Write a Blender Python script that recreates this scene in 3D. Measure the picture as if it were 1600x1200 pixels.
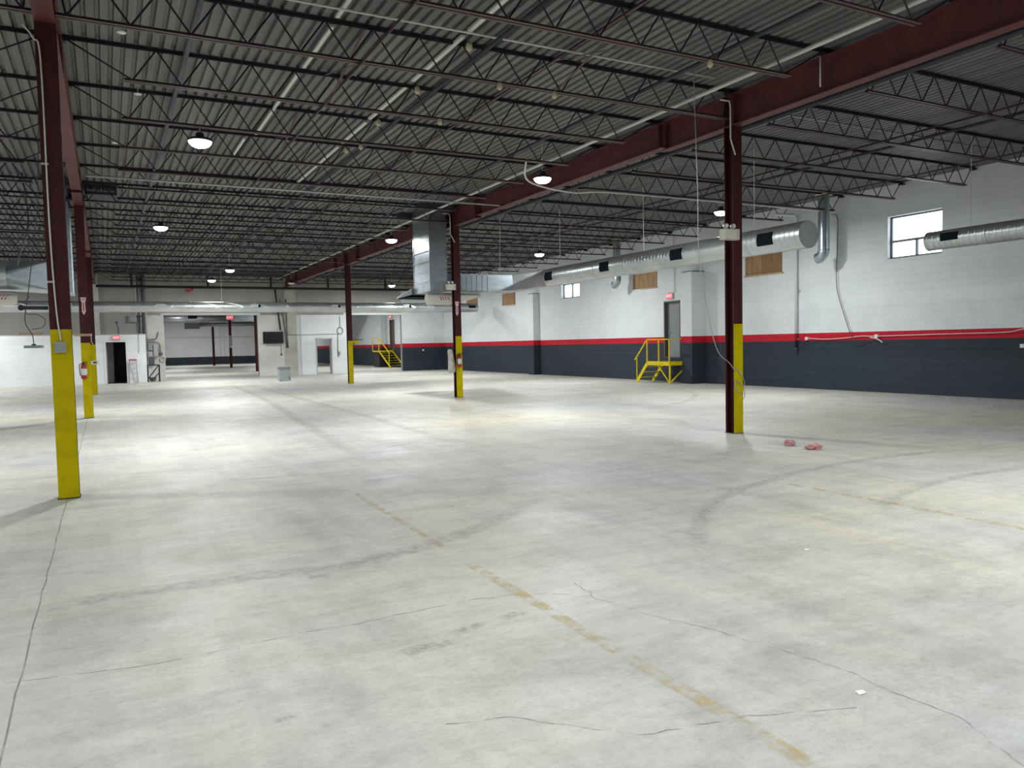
import bpy, bmesh, math, random
from mathutils import Vector, Matrix
random.seed(7)
for o in list(bpy.data.objects): bpy.data.objects.remove(o)
S = bpy.context.scene
C = S.collection

# ------------------------------------------------------------------ camera
YAW, PITCH, ROLL, FPX = 0.4837, -0.0530, -0.0211, 1205.0
fw = Vector((math.sin(YAW)*math.cos(PITCH), math.cos(YAW)*math.cos(PITCH), math.sin(PITCH)))
r0 = Vector((math.cos(YAW), -math.sin(YAW), 0)); u0 = r0.cross(fw)
rr = r0*math.cos(ROLL) + u0*math.sin(ROLL); uu = u0*math.cos(ROLL) - r0*math.sin(ROLL)
cam = bpy.data.cameras.new('camera'); cam.sensor_width = 36; cam.lens = FPX/1600*36; cam.clip_end = 300; cam.clip_start = .05
co = bpy.data.objects.new('camera', cam); C.objects.link(co)
M = Matrix.Identity(4)
for i in range(3): M[i][0], M[i][1], M[i][2] = rr[i], uu[i], -fw[i]
M[0][3], M[1][3], M[2][3] = 0, 0, 1.6
co.matrix_world = M; S.camera = co

# ------------------------------------------------------------------ sky, exposure, lamp power
w = bpy.data.worlds.new('overcast'); S.world = w; w.use_nodes = True
w.node_tree.nodes['Background'].inputs[0].default_value = (.86, .94, 1, 1)
w.node_tree.nodes['Background'].inputs[1].default_value = 5.0
S.view_settings.view_transform = 'Standard'; S.view_settings.look = 'None'
S.view_settings.gamma = 1; S.view_settings.use_curve_mapping = False
S.view_settings.exposure = -0.13
LAMP_W = 330.0
LAMP_COL = (.95, .985, 1.0)

# ------------------------------------------------------------------ materials
def mat(name, col, rough=.6, metal=0, noise=None, col2=None, bump=0, bscale=30, emit=None, stretch=(1,1,1), detail=4, lo=.35, hi=.65, spec=.5, obj_space=False):
    m = bpy.data.materials.new(name); m.use_nodes = True; n = m.node_tree; b = n.nodes['Principled BSDF']
    b.inputs['Base Color'].default_value = (*col, 1); b.inputs['Roughness'].default_value = rough; b.inputs['Metallic'].default_value = metal
    b.inputs['Specular IOR Level'].default_value = spec
    if noise or bump:
        g = n.nodes.new('ShaderNodeTexCoord') if obj_space else n.nodes.new('ShaderNodeNewGeometry')
        mp = n.nodes.new('ShaderNodeMapping'); mp.inputs['Scale'].default_value = stretch
        n.links.new(g.outputs['Object' if obj_space else 'Position'], mp.inputs[0])
    if noise:
        t = n.nodes.new('ShaderNodeTexNoise'); t.inputs['Scale'].default_value = noise; t.inputs['Detail'].default_value = detail
        n.links.new(mp.outputs[0], t.inputs[0])
        r = n.nodes.new('ShaderNodeValToRGB'); r.color_ramp.elements[0].position = lo; r.color_ramp.elements[1].position = hi
        r.color_ramp.elements[0].color = (*col, 1); r.color_ramp.elements[1].color = (*(col2 or [c*.75 for c in col]), 1)
        n.links.new(t.outputs[0], r.inputs[0]); n.links.new(r.outputs[0], b.inputs['Base Color'])
    if bump:
        t2 = n.nodes.new('ShaderNodeTexNoise'); t2.inputs['Scale'].default_value = bscale; n.links.new(mp.outputs[0], t2.inputs[0])
        bp = n.nodes.new('ShaderNodeBump'); bp.inputs['Strength'].default_value = bump; bp.inputs['Distance'].default_value = .02
        n.links.new(t2.outputs[0], bp.inputs['Height']); n.links.new(bp.outputs[0], b.inputs['Normal'])
    if emit:
        b.inputs['Emission Color'].default_value = (*emit[0], 1); b.inputs['Emission Strength'].default_value = emit[1]
    return m

def N(m): return m.node_tree.nodes, m.node_tree.links
def ramp(ns, stops, const=False):
    r = ns.new('ShaderNodeValToRGB'); e = r.color_ramp.elements
    if const: r.color_ramp.interpolation = 'CONSTANT'
    while len(e) < len(stops): e.new(1)
    for k, (p, c) in enumerate(stops): e[k].position = p; e[k].color = (*c, 1) if len(c) == 3 else c
    return r
def mixc(ns, ls, fac, a, b, mode='MIX'):
    x = ns.new('ShaderNodeMix'); x.data_type = 'RGBA'; x.blend_type = mode
    for s, v in ((0, fac), (6, a), (7, b)):
        if hasattr(v, 'default_value'): ls.new(v, x.inputs[s])
        else: x.inputs[s].default_value = v
    return x.outputs[2]

def floor_mat():
    m = bpy.data.materials.new('worn_concrete'); m.use_nodes = True; ns, ls = N(m); b = ns['Principled BSDF']
    g = ns.new('ShaderNodeNewGeometry')
    def noise(sc, det=5, st=(1,1,1), rough=.6, rot=0, dist=0):
        mp = ns.new('ShaderNodeMapping'); mp.inputs['Scale'].default_value = st; mp.inputs['Rotation'].default_value = (0,0,rot); ls.new(g.outputs['Position'], mp.inputs[0])
        t = ns.new('ShaderNodeTexNoise'); t.inputs['Scale'].default_value = sc; t.inputs['Detail'].default_value = det; t.inputs['Roughness'].default_value = rough
        t.inputs['Distortion'].default_value = dist
        ls.new(mp.outputs[0], t.inputs[0]); return t.outputs[0]
    base = ramp(ns, [(.32, (.475,.485,.475)), (.5, (.535,.525,.48)), (.66, (.58,.55,.47))]); ls.new(noise(.22, 4), base.inputs[0])
    blot = ramp(ns, [(.34, (.80,.805,.81)), (.52, (1,1,1)), (.72, (1.07,1.06,1.04))]); ls.new(noise(1.1, 8, rough=.68, dist=.6), blot.inputs[0])
    c = mixc(ns, ls, .85, base.outputs[0], blot.outputs[0], 'MULTIPLY')
    streak = ramp(ns, [(.36, (.86,.86,.85)), (.55, (1,1,1)), (.75, (1.05,1.05,1.04))]); ls.new(noise(2.2, 6, (.55,2.4,1), .7, .55), streak.inputs[0])
    c = mixc(ns, ls, .9, c, streak.outputs[0], 'MULTIPLY')
    strk2 = ramp(ns, [(.40, (.84,.84,.84)), (.56, (1,1,1))]); ls.new(noise(1.6, 5, (3.2,.25,1), .6), strk2.inputs[0])
    c = mixc(ns, ls, .45, c, strk2.outputs[0], 'MULTIPLY')
    scuf = ramp(ns, [(.60, (1,1,1)), (.76, (.80,.79,.77))]); ls.new(noise(3.4, 7, (1,1.6,1), .75, 1.0, 1.2), scuf.inputs[0])
    c = mixc(ns, ls, .5, c, scuf.outputs[0], 'MULTIPLY')
    spk = ramp(ns, [(.30, (.62,.61,.59)), (.46, (.97,.97,.97)), (.58, (1,1,1)), (.70, (1.22,1.21,1.19))]); ls.new(noise(42, 4, rough=.85), spk.inputs[0])
    pm = ramp(ns, [(.42, (.18,.18,.18)), (.62, (.85,.85,.85))]); ls.new(noise(.35, 4), pm.inputs[0])
    c = mixc(ns, ls, pm.outputs[0], c, mixc(ns, ls, 1.0, c, spk.outputs[0], 'MULTIPLY'))
    fine = ramp(ns, [(.33, (.80,.79,.77)), (.50, (1,1,1)), (.68, (1.10,1.10,1.09))]); ls.new(noise(11, 8, (1,1.5,1), .8, .6, .4), fine.inputs[0])
    c = mixc(ns, ls, .75, c, fine.outputs[0], 'MULTIPLY')
    wear = ramp(ns, [(.47, (0,0,0)), (.60, (1,1,1))]); ls.new(noise(.16, 3), wear.inputs[0])
    c = mixc(ns, ls, wear.outputs[0], c, mixc(ns, ls, .8, c, (1.06,1.01,.91,1), 'MULTIPLY'))
    ls.new(c, b.inputs['Base Color'])
    rg = ramp(ns, [(.35, (.45,.42,.42)), (.65, (.62,.62,.62))]); ls.new(noise(.9, 5), rg.inputs[0]); ls.new(rg.outputs[0], b.inputs['Roughness'])
    b.inputs['Specular IOR Level'].default_value = .35
    bp = ns.new('ShaderNodeBump'); bp.inputs['Strength'].default_value = .25; bp.inputs['Distance'].default_value = .006
    ls.new(noise(22, 6, rough=.7), bp.inputs['Height']); ls.new(bp.outputs[0], b.inputs['Normal'])
    return m

def band_mat(name, white=(.70,.735,.75), red=(.50,.012,.028), dark=(.030,.040,.054), zr=(1.46,1.71), grime=.25, block=False):
    """paint bands by height: dark dado, red stripe, white above"""
    m = bpy.data.materials.new(name); m.use_nodes = True; ns, ls = N(m); b = ns['Principled BSDF']
    g = ns.new('ShaderNodeNewGeometry'); sp = ns.new('ShaderNodeSeparateXYZ'); ls.new(g.outputs['Position'], sp.inputs[0])
    d = ns.new('ShaderNodeMath'); d.operation = 'DIVIDE'; d.inputs[1].default_value = 6; ls.new(sp.outputs[2], d.inputs[0])
    r = ramp(ns, [(0, dark), (zr[0]/6, red), (zr[1]/6, white)], True); ls.new(d.outputs[0], r.inputs[0])
    t = ns.new('ShaderNodeTexNoise'); t.inputs['Scale'].default_value = 1.3; t.inputs['Detail'].default_value = 7; t.inputs['Roughness'].default_value = .7
    ls.new(g.outputs['Position'], t.inputs[0])
    gr = ramp(ns, [(.35, (.72,.73,.74)), (.58, (1,1,1))]); ls.new(t.outputs[0], gr.inputs[0])
    ls.new(mixc(ns, ls, grime, r.outputs[0], gr.outputs[0], 'MULTIPLY'), b.inputs['Base Color'])
    b.inputs['Roughness'].default_value = .6; b.inputs['Specular IOR Level'].default_value = .2
    t2 = ns.new('ShaderNodeTexNoise'); t2.inputs['Scale'].default_value = 60; ls.new(g.outputs['Position'], t2.inputs[0])
    bp = ns.new('ShaderNodeBump'); bp.inputs['Strength'].default_value = .2; bp.inputs['Distance'].default_value = .01; ls.new(t2.outputs[0], bp.inputs['Height'])
    last = bp
    if block:
        last = block_bump(ns, ls, g, bp)
    ls.new(last.outputs[0], b.inputs['Normal'])
    return m
def block_bump(ns, ls, g, prev=None):
    sp = ns.new('ShaderNodeSeparateXYZ'); ls.new(g.outputs['Position'], sp.inputs[0])
    ad = ns.new('ShaderNodeMath'); ls.new(sp.outputs[0], ad.inputs[0]); ls.new(sp.outputs[1], ad.inputs[1])
    cb = ns.new('ShaderNodeCombineXYZ'); ls.new(ad.outputs[0], cb.inputs[0]); ls.new(sp.outputs[2], cb.inputs[1])
    br = ns.new('ShaderNodeTexBrick'); br.inputs['Scale'].default_value = 1; br.inputs['Brick Width'].default_value = .4; br.inputs['Row Height'].default_value = .2
    br.inputs['Mortar Size'].default_value = .006; ls.new(cb.outputs[0], br.inputs[0])
    bp = ns.new('ShaderNodeBump'); bp.invert = True; bp.inputs['Strength'].default_value = .6; bp.inputs['Distance'].default_value = .01
    ls.new(br.outputs['Fac'], bp.inputs['Height'])
    if prev: ls.new(prev.outputs[0], bp.inputs['Normal'])
    return bp
def block_mat(name, c1, c2, grime=.5):
    m = mat(name, c1, .6, noise=.9, col2=c2, detail=7); ns, ls = N(m)
    g = ns.new('ShaderNodeNewGeometry'); ls.new(block_bump(ns, ls, g).outputs[0], ns['Principled BSDF'].inputs['Normal']); return m
def spiral_mat():
    m = mat('spiral_galvanised', (.62,.65,.66), .34, .8, noise=1.5, col2=(.50,.53,.54)); ns, ls = N(m)
    tc = ns.new('ShaderNodeTexCoord'); wv = ns.new('ShaderNodeTexWave'); wv.wave_type = 'BANDS'; wv.bands_direction = 'Y'
    mp = ns.new('ShaderNodeMapping'); mp.inputs['Rotation'].default_value = (0,0,.12); ls.new(tc.outputs['Object'], mp.inputs[0])
    wv.inputs['Scale'].default_value = 2.4; ls.new(mp.outputs[0], wv.inputs[0])
    r = ramp(ns, [(.0, (0,0,0)), (.86, (0,0,0)), (.97, (1,1,1))]); ls.new(wv.outputs[0], r.inputs[0])
    bp = ns.new('ShaderNodeBump'); bp.inputs['Strength'].default_value = .7; bp.inputs['Distance'].default_value = .012
    ls.new(r.outputs[0], bp.inputs['Height']); ls.new(bp.outputs[0], ns['Principled BSDF'].inputs['Normal']); return m
def worn_mat(name, col, scale, lo, hi, amax=1.0, stretch=(1,1,1), rough=.6):
    """flat mark on the floor, worn through in places"""
    m = bpy.data.materials.new(name); m.use_nodes = True; ns, ls = N(m); b = ns['Principled BSDF']
    b.inputs['Base Color'].default_value = (*col, 1); b.inputs['Roughness'].default_value = rough
    g = ns.new('ShaderNodeNewGeometry'); mp = ns.new('ShaderNodeMapping'); mp.inputs['Scale'].default_value = stretch; ls.new(g.outputs['Position'], mp.inputs[0])
    t = ns.new('ShaderNodeTexNoise'); t.inputs['Scale'].default_value = scale; t.inputs['Detail'].default_value = 7; t.inputs['Roughness'].default_value = .7
    ls.new(mp.outputs[0], t.inputs[0])
    r = ramp(ns, [(lo, (0,0,0)), (hi, (amax,)*3)]); ls.new(t.outputs[0], r.inputs[0])
    at = ns.new('ShaderNodeAttribute'); at.attribute_name = 'fade'; mu = ns.new('ShaderNodeMath'); mu.operation = 'MULTIPLY'
    ls.new(r.outputs[0], mu.inputs[0]); ls.new(at.outputs['Fac'], mu.inputs[1]); ls.new(mu.outputs[0], b.inputs['Alpha'])
    return m
def glass_mat():
    m = bpy.data.materials.new('window_glass'); m.use_nodes = True; ns, ls = N(m)
    for n in list(ns): 
        if n.type == 'BSDF_PRINCIPLED': ns.remove(n)
    a = ns.new('ShaderNodeBsdfTransparent'); gl = ns.new('ShaderNodeBsdfGlossy'); gl.inputs['Roughness'].default_value = .05
    x = ns.new('ShaderNodeMixShader'); x.inputs[0].default_value = .08; ls.new(a.outputs[0], x.inputs[1]); ls.new(gl.outputs[0], x.inputs[2])
    ls.new(x.outputs[0], ns['Material Output'].inputs[0]); return m

K = dict(
 floor=floor_mat(), band=band_mat('banded_block_paint'), band2=band_mat('banded_wall_paint_far', block=True, grime=.4), bandback=band_mat('back_hall_paint', (.74,.75,.75), (.74,.75,.75), (.035,.042,.055), (.80,.80)),
 deck=mat('galvanised_roof_deck', (.17,.175,.17), .6, .2, noise=1.2, col2=(.115,.12,.115), stretch=(3,.3,1), detail=5),
 red=mat('oxide_red_steel', (.135,.040,.040), .55, noise=3, col2=(.095,.030,.034), detail=6, spec=.25),
 webst=mat('shaded_joist_steel', (.022,.015,.017), .5, spec=.3), colred=mat('column_red_paint', (.072,.018,.020), .6, noise=3, col2=(.050,.014,.017), detail=6, spec=.15), joist=mat('dark_red_joist_steel', (.075,.034,.038), .45, noise=2, col2=(.05,.026,.03), spec=.4),  # web and top chord shade put into a darker copy of joist paint
 yellow=mat('safety_yellow_paint', (.54,.45,.0), .6, noise=5, col2=(.38,.30,.0), detail=7, lo=.45, hi=.8, spec=.12),
 yrail=mat('bright_yellow_paint', (.70,.56,.005), .5, noise=6, col2=(.56,.42,.005), spec=.2),
 galv=mat('galvanised_sheet', (.46,.52,.56), .33, .92, noise=3, col2=(.36,.41,.45), detail=6, stretch=(1,1,2.5)), galvd=mat('galvanised_duct_dull', (.52,.54,.54), .42, .7, noise=2, col2=(.42,.44,.44)),
 spiral=spiral_mat(), cap=mat('dull_zinc_cap', (.50,.53,.57), .7, .0, noise=3, col2=(.44,.47,.51)), black=mat('black_paint', (.008,.009,.012), .5), blackpipe=mat('black_pipe', (.012,.013,.016), .55),
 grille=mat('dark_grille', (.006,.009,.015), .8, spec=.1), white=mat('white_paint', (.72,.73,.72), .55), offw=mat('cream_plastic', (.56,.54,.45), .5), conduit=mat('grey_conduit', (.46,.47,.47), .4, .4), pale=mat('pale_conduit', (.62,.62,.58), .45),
 darkpipe=mat('dark_steel_pipe', (.10,.115,.125), .5, .2), navy=mat('dark_blue_grey_steel', (.030,.038,.052), .6), greybox=mat('grey_enamel', (.30,.33,.33), .45), cable=mat('white_cable', (.62,.62,.60), .5), dcable=mat('dark_cable', (.05,.05,.05), .6),
 conc=mat('bare_concrete', (.50,.48,.43), .75, noise=1.2, col2=(.36,.34,.30), detail=8), concup=mat('upper_concrete_panel', (.40,.39,.36), .75, noise=.7, col2=(.33,.32,.30), detail=6), concpale=mat('pale_patched_wall', (.66,.66,.63), .7, noise=1.0, col2=(.52,.51,.47), detail=8, lo=.4, hi=.75),
 wblock=block_mat('white_block', (.76,.79,.80), (.70,.72,.73)), gblock=block_mat('grey_block', (.46,.45,.42), (.40,.39,.36)),
 wood=mat('plywood', (.40,.25,.12), .6, noise=3, col2=(.28,.16,.07), stretch=(1,4,.6), detail=6), wood2=mat('dark_plywood', (.30,.17,.075), .6, noise=3, col2=(.23,.125,.05), stretch=(1,4,.6)), timber=mat('raw_timber', (.50,.38,.22), .6, noise=4, col2=(.36,.25,.13)),
 doorg=mat('grey_door_paint', (.235,.245,.255), .45), frame=mat('brown_door_frame', (.10,.085,.07), .5), alu=mat('window_aluminium', (.13,.14,.155), .5, .2), dark=mat('interior_shade', (.03,.031,.03), .8), darkg=mat('dim_grey_partition', (.22,.23,.22), .7),
 lens=mat('lamp_lens', (1,1,1), .4, emit=((1,1,.97), 22)), lensoff=mat('unlit_lens', (.6,.6,.58), .4), exitr=mat('exit_sign_face', (.75,.12,.16), .4, emit=((1,.10,.16), .55)), exitw=mat('exit_letters', (.9,.8,.8), .4, emit=((1,.75,.75), .9)),
 extred=mat('extinguisher_red', (.38,.012,.015), .35), label=mat('white_label', (.72,.72,.70), .5), signred=mat('sign_red', (.30,.02,.04), .5), signw=mat('sign_pale', (.70,.52,.52), .5), redtape=mat('red_lettering', (.45,.04,.05), .5),
 rag=mat('pink_red_rag', (.42,.17,.17), .85, noise=25, col2=(.58,.36,.35)), coat=mat('soiled_white_cloth', (.66,.64,.58), .85, noise=9, col2=(.40,.38,.34), detail=6), glass=glass_mat(), screen=mat('tv_screen', (.004,.004,.006), .22), tan=mat('tan_fittings', (.60,.52,.34), .6), wrap=mat('pale_wrapped_duct', (.62,.61,.56), .6), alum=mat('ladder_aluminium', (.36,.37,.38), .4, .4), rust=mat('rust_stain', (.40,.37,.32), .8, noise=2.5, col2=(.37,.24,.11), lo=.35, hi=.6),
 joint=worn_mat('joint_grit', (.24,.23,.21), 4, .30, .60, .85), crack=worn_mat('crack_dark', (.22,.21,.195), 5, .40, .60, .7), line=worn_mat('worn_yellow_line', (.60,.46,.19), 6, .43, .66, .68), tyre=worn_mat('tyre_rubber', (.20,.20,.19), 14, .36, .74, .34), stain=worn_mat('dark_scrape', (.22,.20,.18), 22, .42, .70, .55, (1,2.5,1)), dust=worn_mat('pale_dust', (.74,.73,.70), 5, .42, .7, .5), scrap=mat('paper_scrap', (.75,.74,.70), .8))

# ------------------------------------------------------------------ mesh helpers
class MB:
    def __init__(s): s.v = []; s.f = []
    def box(s, x0, x1, y0, y1, z0, z1):
        b = len(s.v)
        s.v += [(x0,y0,z0),(x1,y0,z0),(x1,y1,z0),(x0,y1,z0),(x0,y0,z1),(x1,y0,z1),(x1,y1,z1),(x0,y1,z1)]
        s.f += [tuple(b+i for i in q) for q in ((0,3,2,1),(4,5,6,7),(0,1,5,4),(1,2,6,5),(2,3,7,6),(3,0,4,7))]; return s
    def tube(s, pts, r, n=8, cap=True):
        pts = [Vector(p) for p in pts]; rs = r if isinstance(r, (list, tuple)) else [r]*len(pts); b = len(s.v); prev = None
        for i, p in enumerate(pts):
            d = (pts[min(i+1, len(pts)-1)] - pts[max(i-1, 0)])
            d = d.normalized() if d.length > 1e-9 else Vector((0,0,1))
            if prev is None:
                a = Vector((0,0,1)) if abs(d.z) < .9 else Vector((1,0,0)); x = d.cross(a).normalized()
            else:
                x = (prev - d*prev.dot(d)).normalized()
            prev = x; y = d.cross(x)
            for k in range(n):
                t = 2*math.pi*k/n; s.v.append(tuple(p + (x*math.cos(t) + y*math.sin(t))*rs[i]))
        for i in range(len(pts)-1):
            for k in range(n): s.f.append((b+i*n+k, b+i*n+(k+1)%n, b+(i+1)*n+(k+1)%n, b+(i+1)*n+k))
        if cap: s.f.append(tuple(b+k for k in reversed(range(n)))); s.f.append(tuple(b+(len(pts)-1)*n+k for k in range(n)))
        return s
    def bar(s, p, q, w, h=None, up=(0,0,1)):
        p = Vector(p); q = Vector(q); h = h or w; d = (q-p).normalized(); u = Vector(up)
        if abs(d.dot(u)) > .95: u = Vector((1,0,0))
        x = d.cross(u).normalized(); y = x.cross(d); b = len(s.v)
        for e in (p, q):
            for sx, sy in ((-1,-1),(1,-1),(1,1),(-1,1)): s.v.append(tuple(e + x*sx*w/2 + y*sy*h/2))
        s.f += [tuple(b+i for i in k) for k in ((3,2,1,0),(4,5,6,7),(0,1,5,4),(1,2,6,5),(2,3,7,6),(3,0,4,7))]; return s
    def lathe(s, prof, c, n=20, axis='Z'):
        b = len(s.v); c = Vector(c)
        for r, h in prof:
            for k in range(n):
                t = 2*math.pi*k/n; a, d = r*math.cos(t), r*math.sin(t)
                s.v.append(tuple(c + Vector({'Z': (a,d,h), 'X': (h,a,d), 'Y': (a,h,d)}[axis])))
        for i in range(len(prof)-1):
            for k in range(n): s.f.append((b+i*n+k, b+i*n+(k+1)%n, b+(i+1)*n+(k+1)%n, b+(i+1)*n+k))
        s.f.append(tuple(b+k for k in reversed(range(n)))); s.f.append(tuple(b+(len(prof)-1)*n+k for k in range(n))); return s
    def prism(s, poly, a0, a1, axis='X'):
        b = len(s.v); n = len(poly)
        for a in (a0, a1):
            for p, q in poly: s.v.append({'X': (a,p,q), 'Y': (p,a,q), 'Z': (p,q,a)}[axis])
        s.f.append(tuple(b+k for k in reversed(range(n)))); s.f.append(tuple(b+n+k for k in range(n)))
        for k in range(n): s.f.append((b+k, b+(k+1)%n, b+n+(k+1)%n, b+n+k))
        return s
    def mesh(s, name, smooth=False, fix=True):
        me = bpy.data.meshes.new(name); me.from_pydata(s.v, [], s.f)
        if fix:
            bm = bmesh.new(); bm.from_mesh(me); bmesh.ops.recalc_face_normals(bm, faces=bm.faces[:]); bm.to_mesh(me); bm.free()
        if smooth:
            for p in me.polygons: p.use_smooth = len(p.vertices) <= 4
        me.update(); return me

def wloc(o):
    v = Vector((0,0,0))
    while o is not None: v = v + o.location; o = o.parent
    return v
def tag(o, label=None, cat=None, group=None, kind=None):
    if label: o['label'] = label
    if cat: o['category'] = cat
    if group: o['group'] = group
    if kind: o['kind'] = kind
    return o
def obj(name, mb, m, parent=None, smooth=False, fix=True):
    """one mesh object from world-space geometry; origin at the base of a thing, or at the parent's origin for a part"""
    if parent is not None: org = wloc(parent)
    else:
        xs, ys, zs = zip(*mb.v); org = Vector(((min(xs)+max(xs))/2, (min(ys)+max(ys))/2, min(zs)))
    mb.v = [(x-org.x, y-org.y, z-org.z) for x, y, z in mb.v]
    me = mb.mesh(name, smooth, fix); me.materials.append(K[m] if isinstance(m, str) else m)
    o = bpy.data.objects.new(name, me); C.objects.link(o)
    if parent is not None: o.parent = parent
    else: o.location = org
    return o
def thing(name, loc, label, cat, group=None):
    o = bpy.data.objects.new(name, None); o.empty_display_size = .1; C.objects.link(o); o.location = loc
    return tag(o, label, cat, group)
def copy_tree(o, loc, parent=None):
    c = o.copy(); C.objects.link(c); c.parent = parent
    if loc is not None: c.location = loc
    for ch in list(o.children): copy_tree(ch, None, c)
    return c
def struct(name, mb, m, parent=None, label=None, cat=None):
    o = obj(name, mb, m, parent)
    if parent is None: tag(o, label, cat, kind='structure')
    return o
def hull(pts):
    bm = bmesh.new()
    for p in pts: bm.verts.new(p)
    r = bmesh.ops.convex_hull(bm, input=bm.verts[:])
    bmesh.ops.delete(bm, geom=[g for g in r['geom_interior'] if isinstance(g, bmesh.types.BMVert)], context='VERTS')
    mb = MB(); bm.verts.index_update(); mb.v = [tuple(v.co) for v in bm.verts]; mb.f = [tuple(v.index for v in f.verts) for f in bm.faces]; bm.free(); return mb
def holes_wall(u0, u1, z0, z1, holes, put):
    us = sorted({u0, u1, *[h for H in holes for h in H[:2]]}); zs = sorted({z0, z1, *[h for H in holes for h in H[2:]]})
    us = [u for u in us if u0 <= u <= u1]; zs = [z for z in zs if z0 <= z <= z1]
    for a, b in zip(us, us[1:]):
        run = None
        for c, d in zip(zs, zs[1:]):
            mu, mz = (a+b)/2, (c+d)/2
            if any(h[0] < mu < h[1] and h[2] < mz < h[3] for h in holes):
                if run: put(a, b, *run); run = None
            else: run = (run[0], d) if run else (c, d)
        if run: put(a, b, *run)
def text_mb(txt, size, at, ux, uz, depth=.003):
    cu = bpy.data.curves.new('lettering', 'FONT'); cu.body = txt; cu.size = size; cu.extrude = depth; cu.align_x = 'CENTER'; cu.align_y = 'CENTER'
    o = bpy.data.objects.new('lettering', cu); C.objects.link(o); bpy.context.view_layer.update()
    me = o.evaluated_get(bpy.context.evaluated_depsgraph_get()).to_mesh()
    ux = Vector(ux); uz = Vector(uz); un = ux.cross(uz); at = Vector(at); mb = MB()
    mb.v = [tuple(at + ux*v.co.x + uz*v.co.y + un*v.co.z) for v in me.vertices]; mb.f = [tuple(p.vertices) for p in me.polygons]
    bpy.data.objects.remove(o); return mb
def spline(pts, n=8):
    P = [Vector(p) for p in pts]; P = [P[0]*2-P[1]] + P + [P[-1]*2-P[-2]]; out = []
    for i in range(1, len(P)-2):
        a, b, c, d = P[i-1:i+3]
        for k in range(n):
            t = k/n; out.append(.5*((2*b) + (c-a)*t + (2*a-5*b+4*c-d)*t*t + (3*b-a-3*c+d)*t**3))
    out.append(P[-2]); return out

# ------------------------------------------------------------------ dimensions
XL, XR, XW = -.42, 9.38, 19.2          # column rows and window wall
XB = -10.22                            # left wall
YC = [9.78, 21.33, 32.90]              # column lines in the near hall
PITCHJ = 1.928
YF, YF2 = 45.8, 46.1                   # far wall
YBK, YEND = -12.0, 88.6
ZB, ZGT, ZD, ZTOP = 5.10, 5.62, 5.70, 5.745

# ------------------------------------------------------------------ floor
fl = MB().box(XB-.3, XW+.3, YBK-.3, YEND+.3, -.2, 0)
floor = struct('floor', fl, 'floor', None, 'pale worn grey concrete warehouse floor', 'floor')
def strip(name, pts, wd, m, z=.0012, jit=0, soft=False):
    P = [Vector((p[0], p[1], 0)) for p in pts]; mb = MB(); n = len(P); fade = []
    cols = (-1, -.72, -.3, .3, .72, 1) if soft else (-1, 1); nc = len(cols)
    for i, p in enumerate(P):
        d = (P[min(i+1, n-1)] - P[max(i-1, 0)]).normalized(); s = Vector((-d.y, d.x, 0)); ww = (wd[i] if isinstance(wd, list) else wd)/2
        j = s*random.uniform(-jit, jit); e = min(1, i/(n*.22), (n-1-i)/(n*.22)) if soft else 1
        for c in cols:
            mb.v.append(tuple(p + j - s*ww*c + Vector((0,0,z)))); fade.append(e*(1 if not soft else {1: 0, .72: .55, .3: 1}[abs(c)]))
    mb.f = [(i*nc+k, i*nc+k+1, (i+1)*nc+k+1, (i+1)*nc+k) for i in range(n-1) for k in range(nc-1)]
    o = obj(name, mb, m, floor, fix=False)
    at = o.data.attributes.new('fade', 'FLOAT', 'POINT')
    for i, f in enumerate(fade): at.data[i].value = f
    if o.data.polygons[0].normal.z < 0: o.data.flip_normals()
    return o
def dense(pts, step=.06):
    o = []
    for a, b in zip(pts, pts[1:]):
        L = math.dist(a, b); k = max(1, int(L/step)); o += [(a[0]+(b[0]-a[0])*i/k, a[1]+(b[1]-a[1])*i/k) for i in range(k)]
    return o + [pts[-1]]
def spl2(pts, n=10): return [(p.x, p.y) for p in spline([(a[0], a[1], 0) for a in pts], n)]
strip('control_joint', dense([(-.44, 1.0), (-.46, 45.5)], .25), .009, 'joint', .0010, .006)
strip('crack', dense([(-.5,4.42),(.03,4.29),(.43,4.29),(.9,4.32),(1.22,4.30),(1.55,4.32),(1.97,4.33),(2.22,4.28)]), .007, 'crack', .0014, .010)
strip('crack', dense([(2.69,4.3),(2.67,4.08),(2.62,3.97),(2.71,3.73),(2.73,3.57),(2.84,3.31),(2.9,3.17),(3.02,2.7),(3.08,2.45),(3.05,2.29),(3.09,1.93),(2.95,1.64),(2.9,1.2)], .04), .006, 'crack', .0014, .010)
strip('crack', dense([(2.22,4.28),(2.42,4.2),(2.62,4.0)], .04), .008, 'crack', .0014, .010)
strip('crack', dense([(1.28,9.9),(1.79,9.77),(2.64,9.64)]), .012, 'crack', .0014, .008)
strip('crack', dense([(1.2,2.95),(1.47,2.87),(1.85,2.47),(2.34,2.37),(2.8,2.2)]), .007, 'crack', .0014, .008)
strip('painted_line', dense([(2.27,1.2),(2.28,5.0)], .2), .085, 'line', .0018)
strip('painted_line', dense([(2.30,5.6),(2.34,8.2)], .2), .06, 'line', .0018)
strip('painted_line', dense([(6.58,2.2),(6.55,6.0)], .2), .085, 'line', .0018)
strip('tyre_mark', spl2([(3.7,4.0),(4.04,4.61),(4.47,5.09),(4.96,5.53),(5.77,6.0),(7.21,6.45),(8.32,6.61),(9.57,6.6),(10.61,6.37),(11.6,5.95)]), .20, 'tyre', .0022, 0, True)
strip('tyre_mark', spl2([(5.9,4.2),(6.43,4.73),(6.81,4.9),(7.55,5.14),(8.4,5.26),(9.1,5.24),(9.9,5.12)]), .20, 'tyre', .0022, 0, True)
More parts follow.
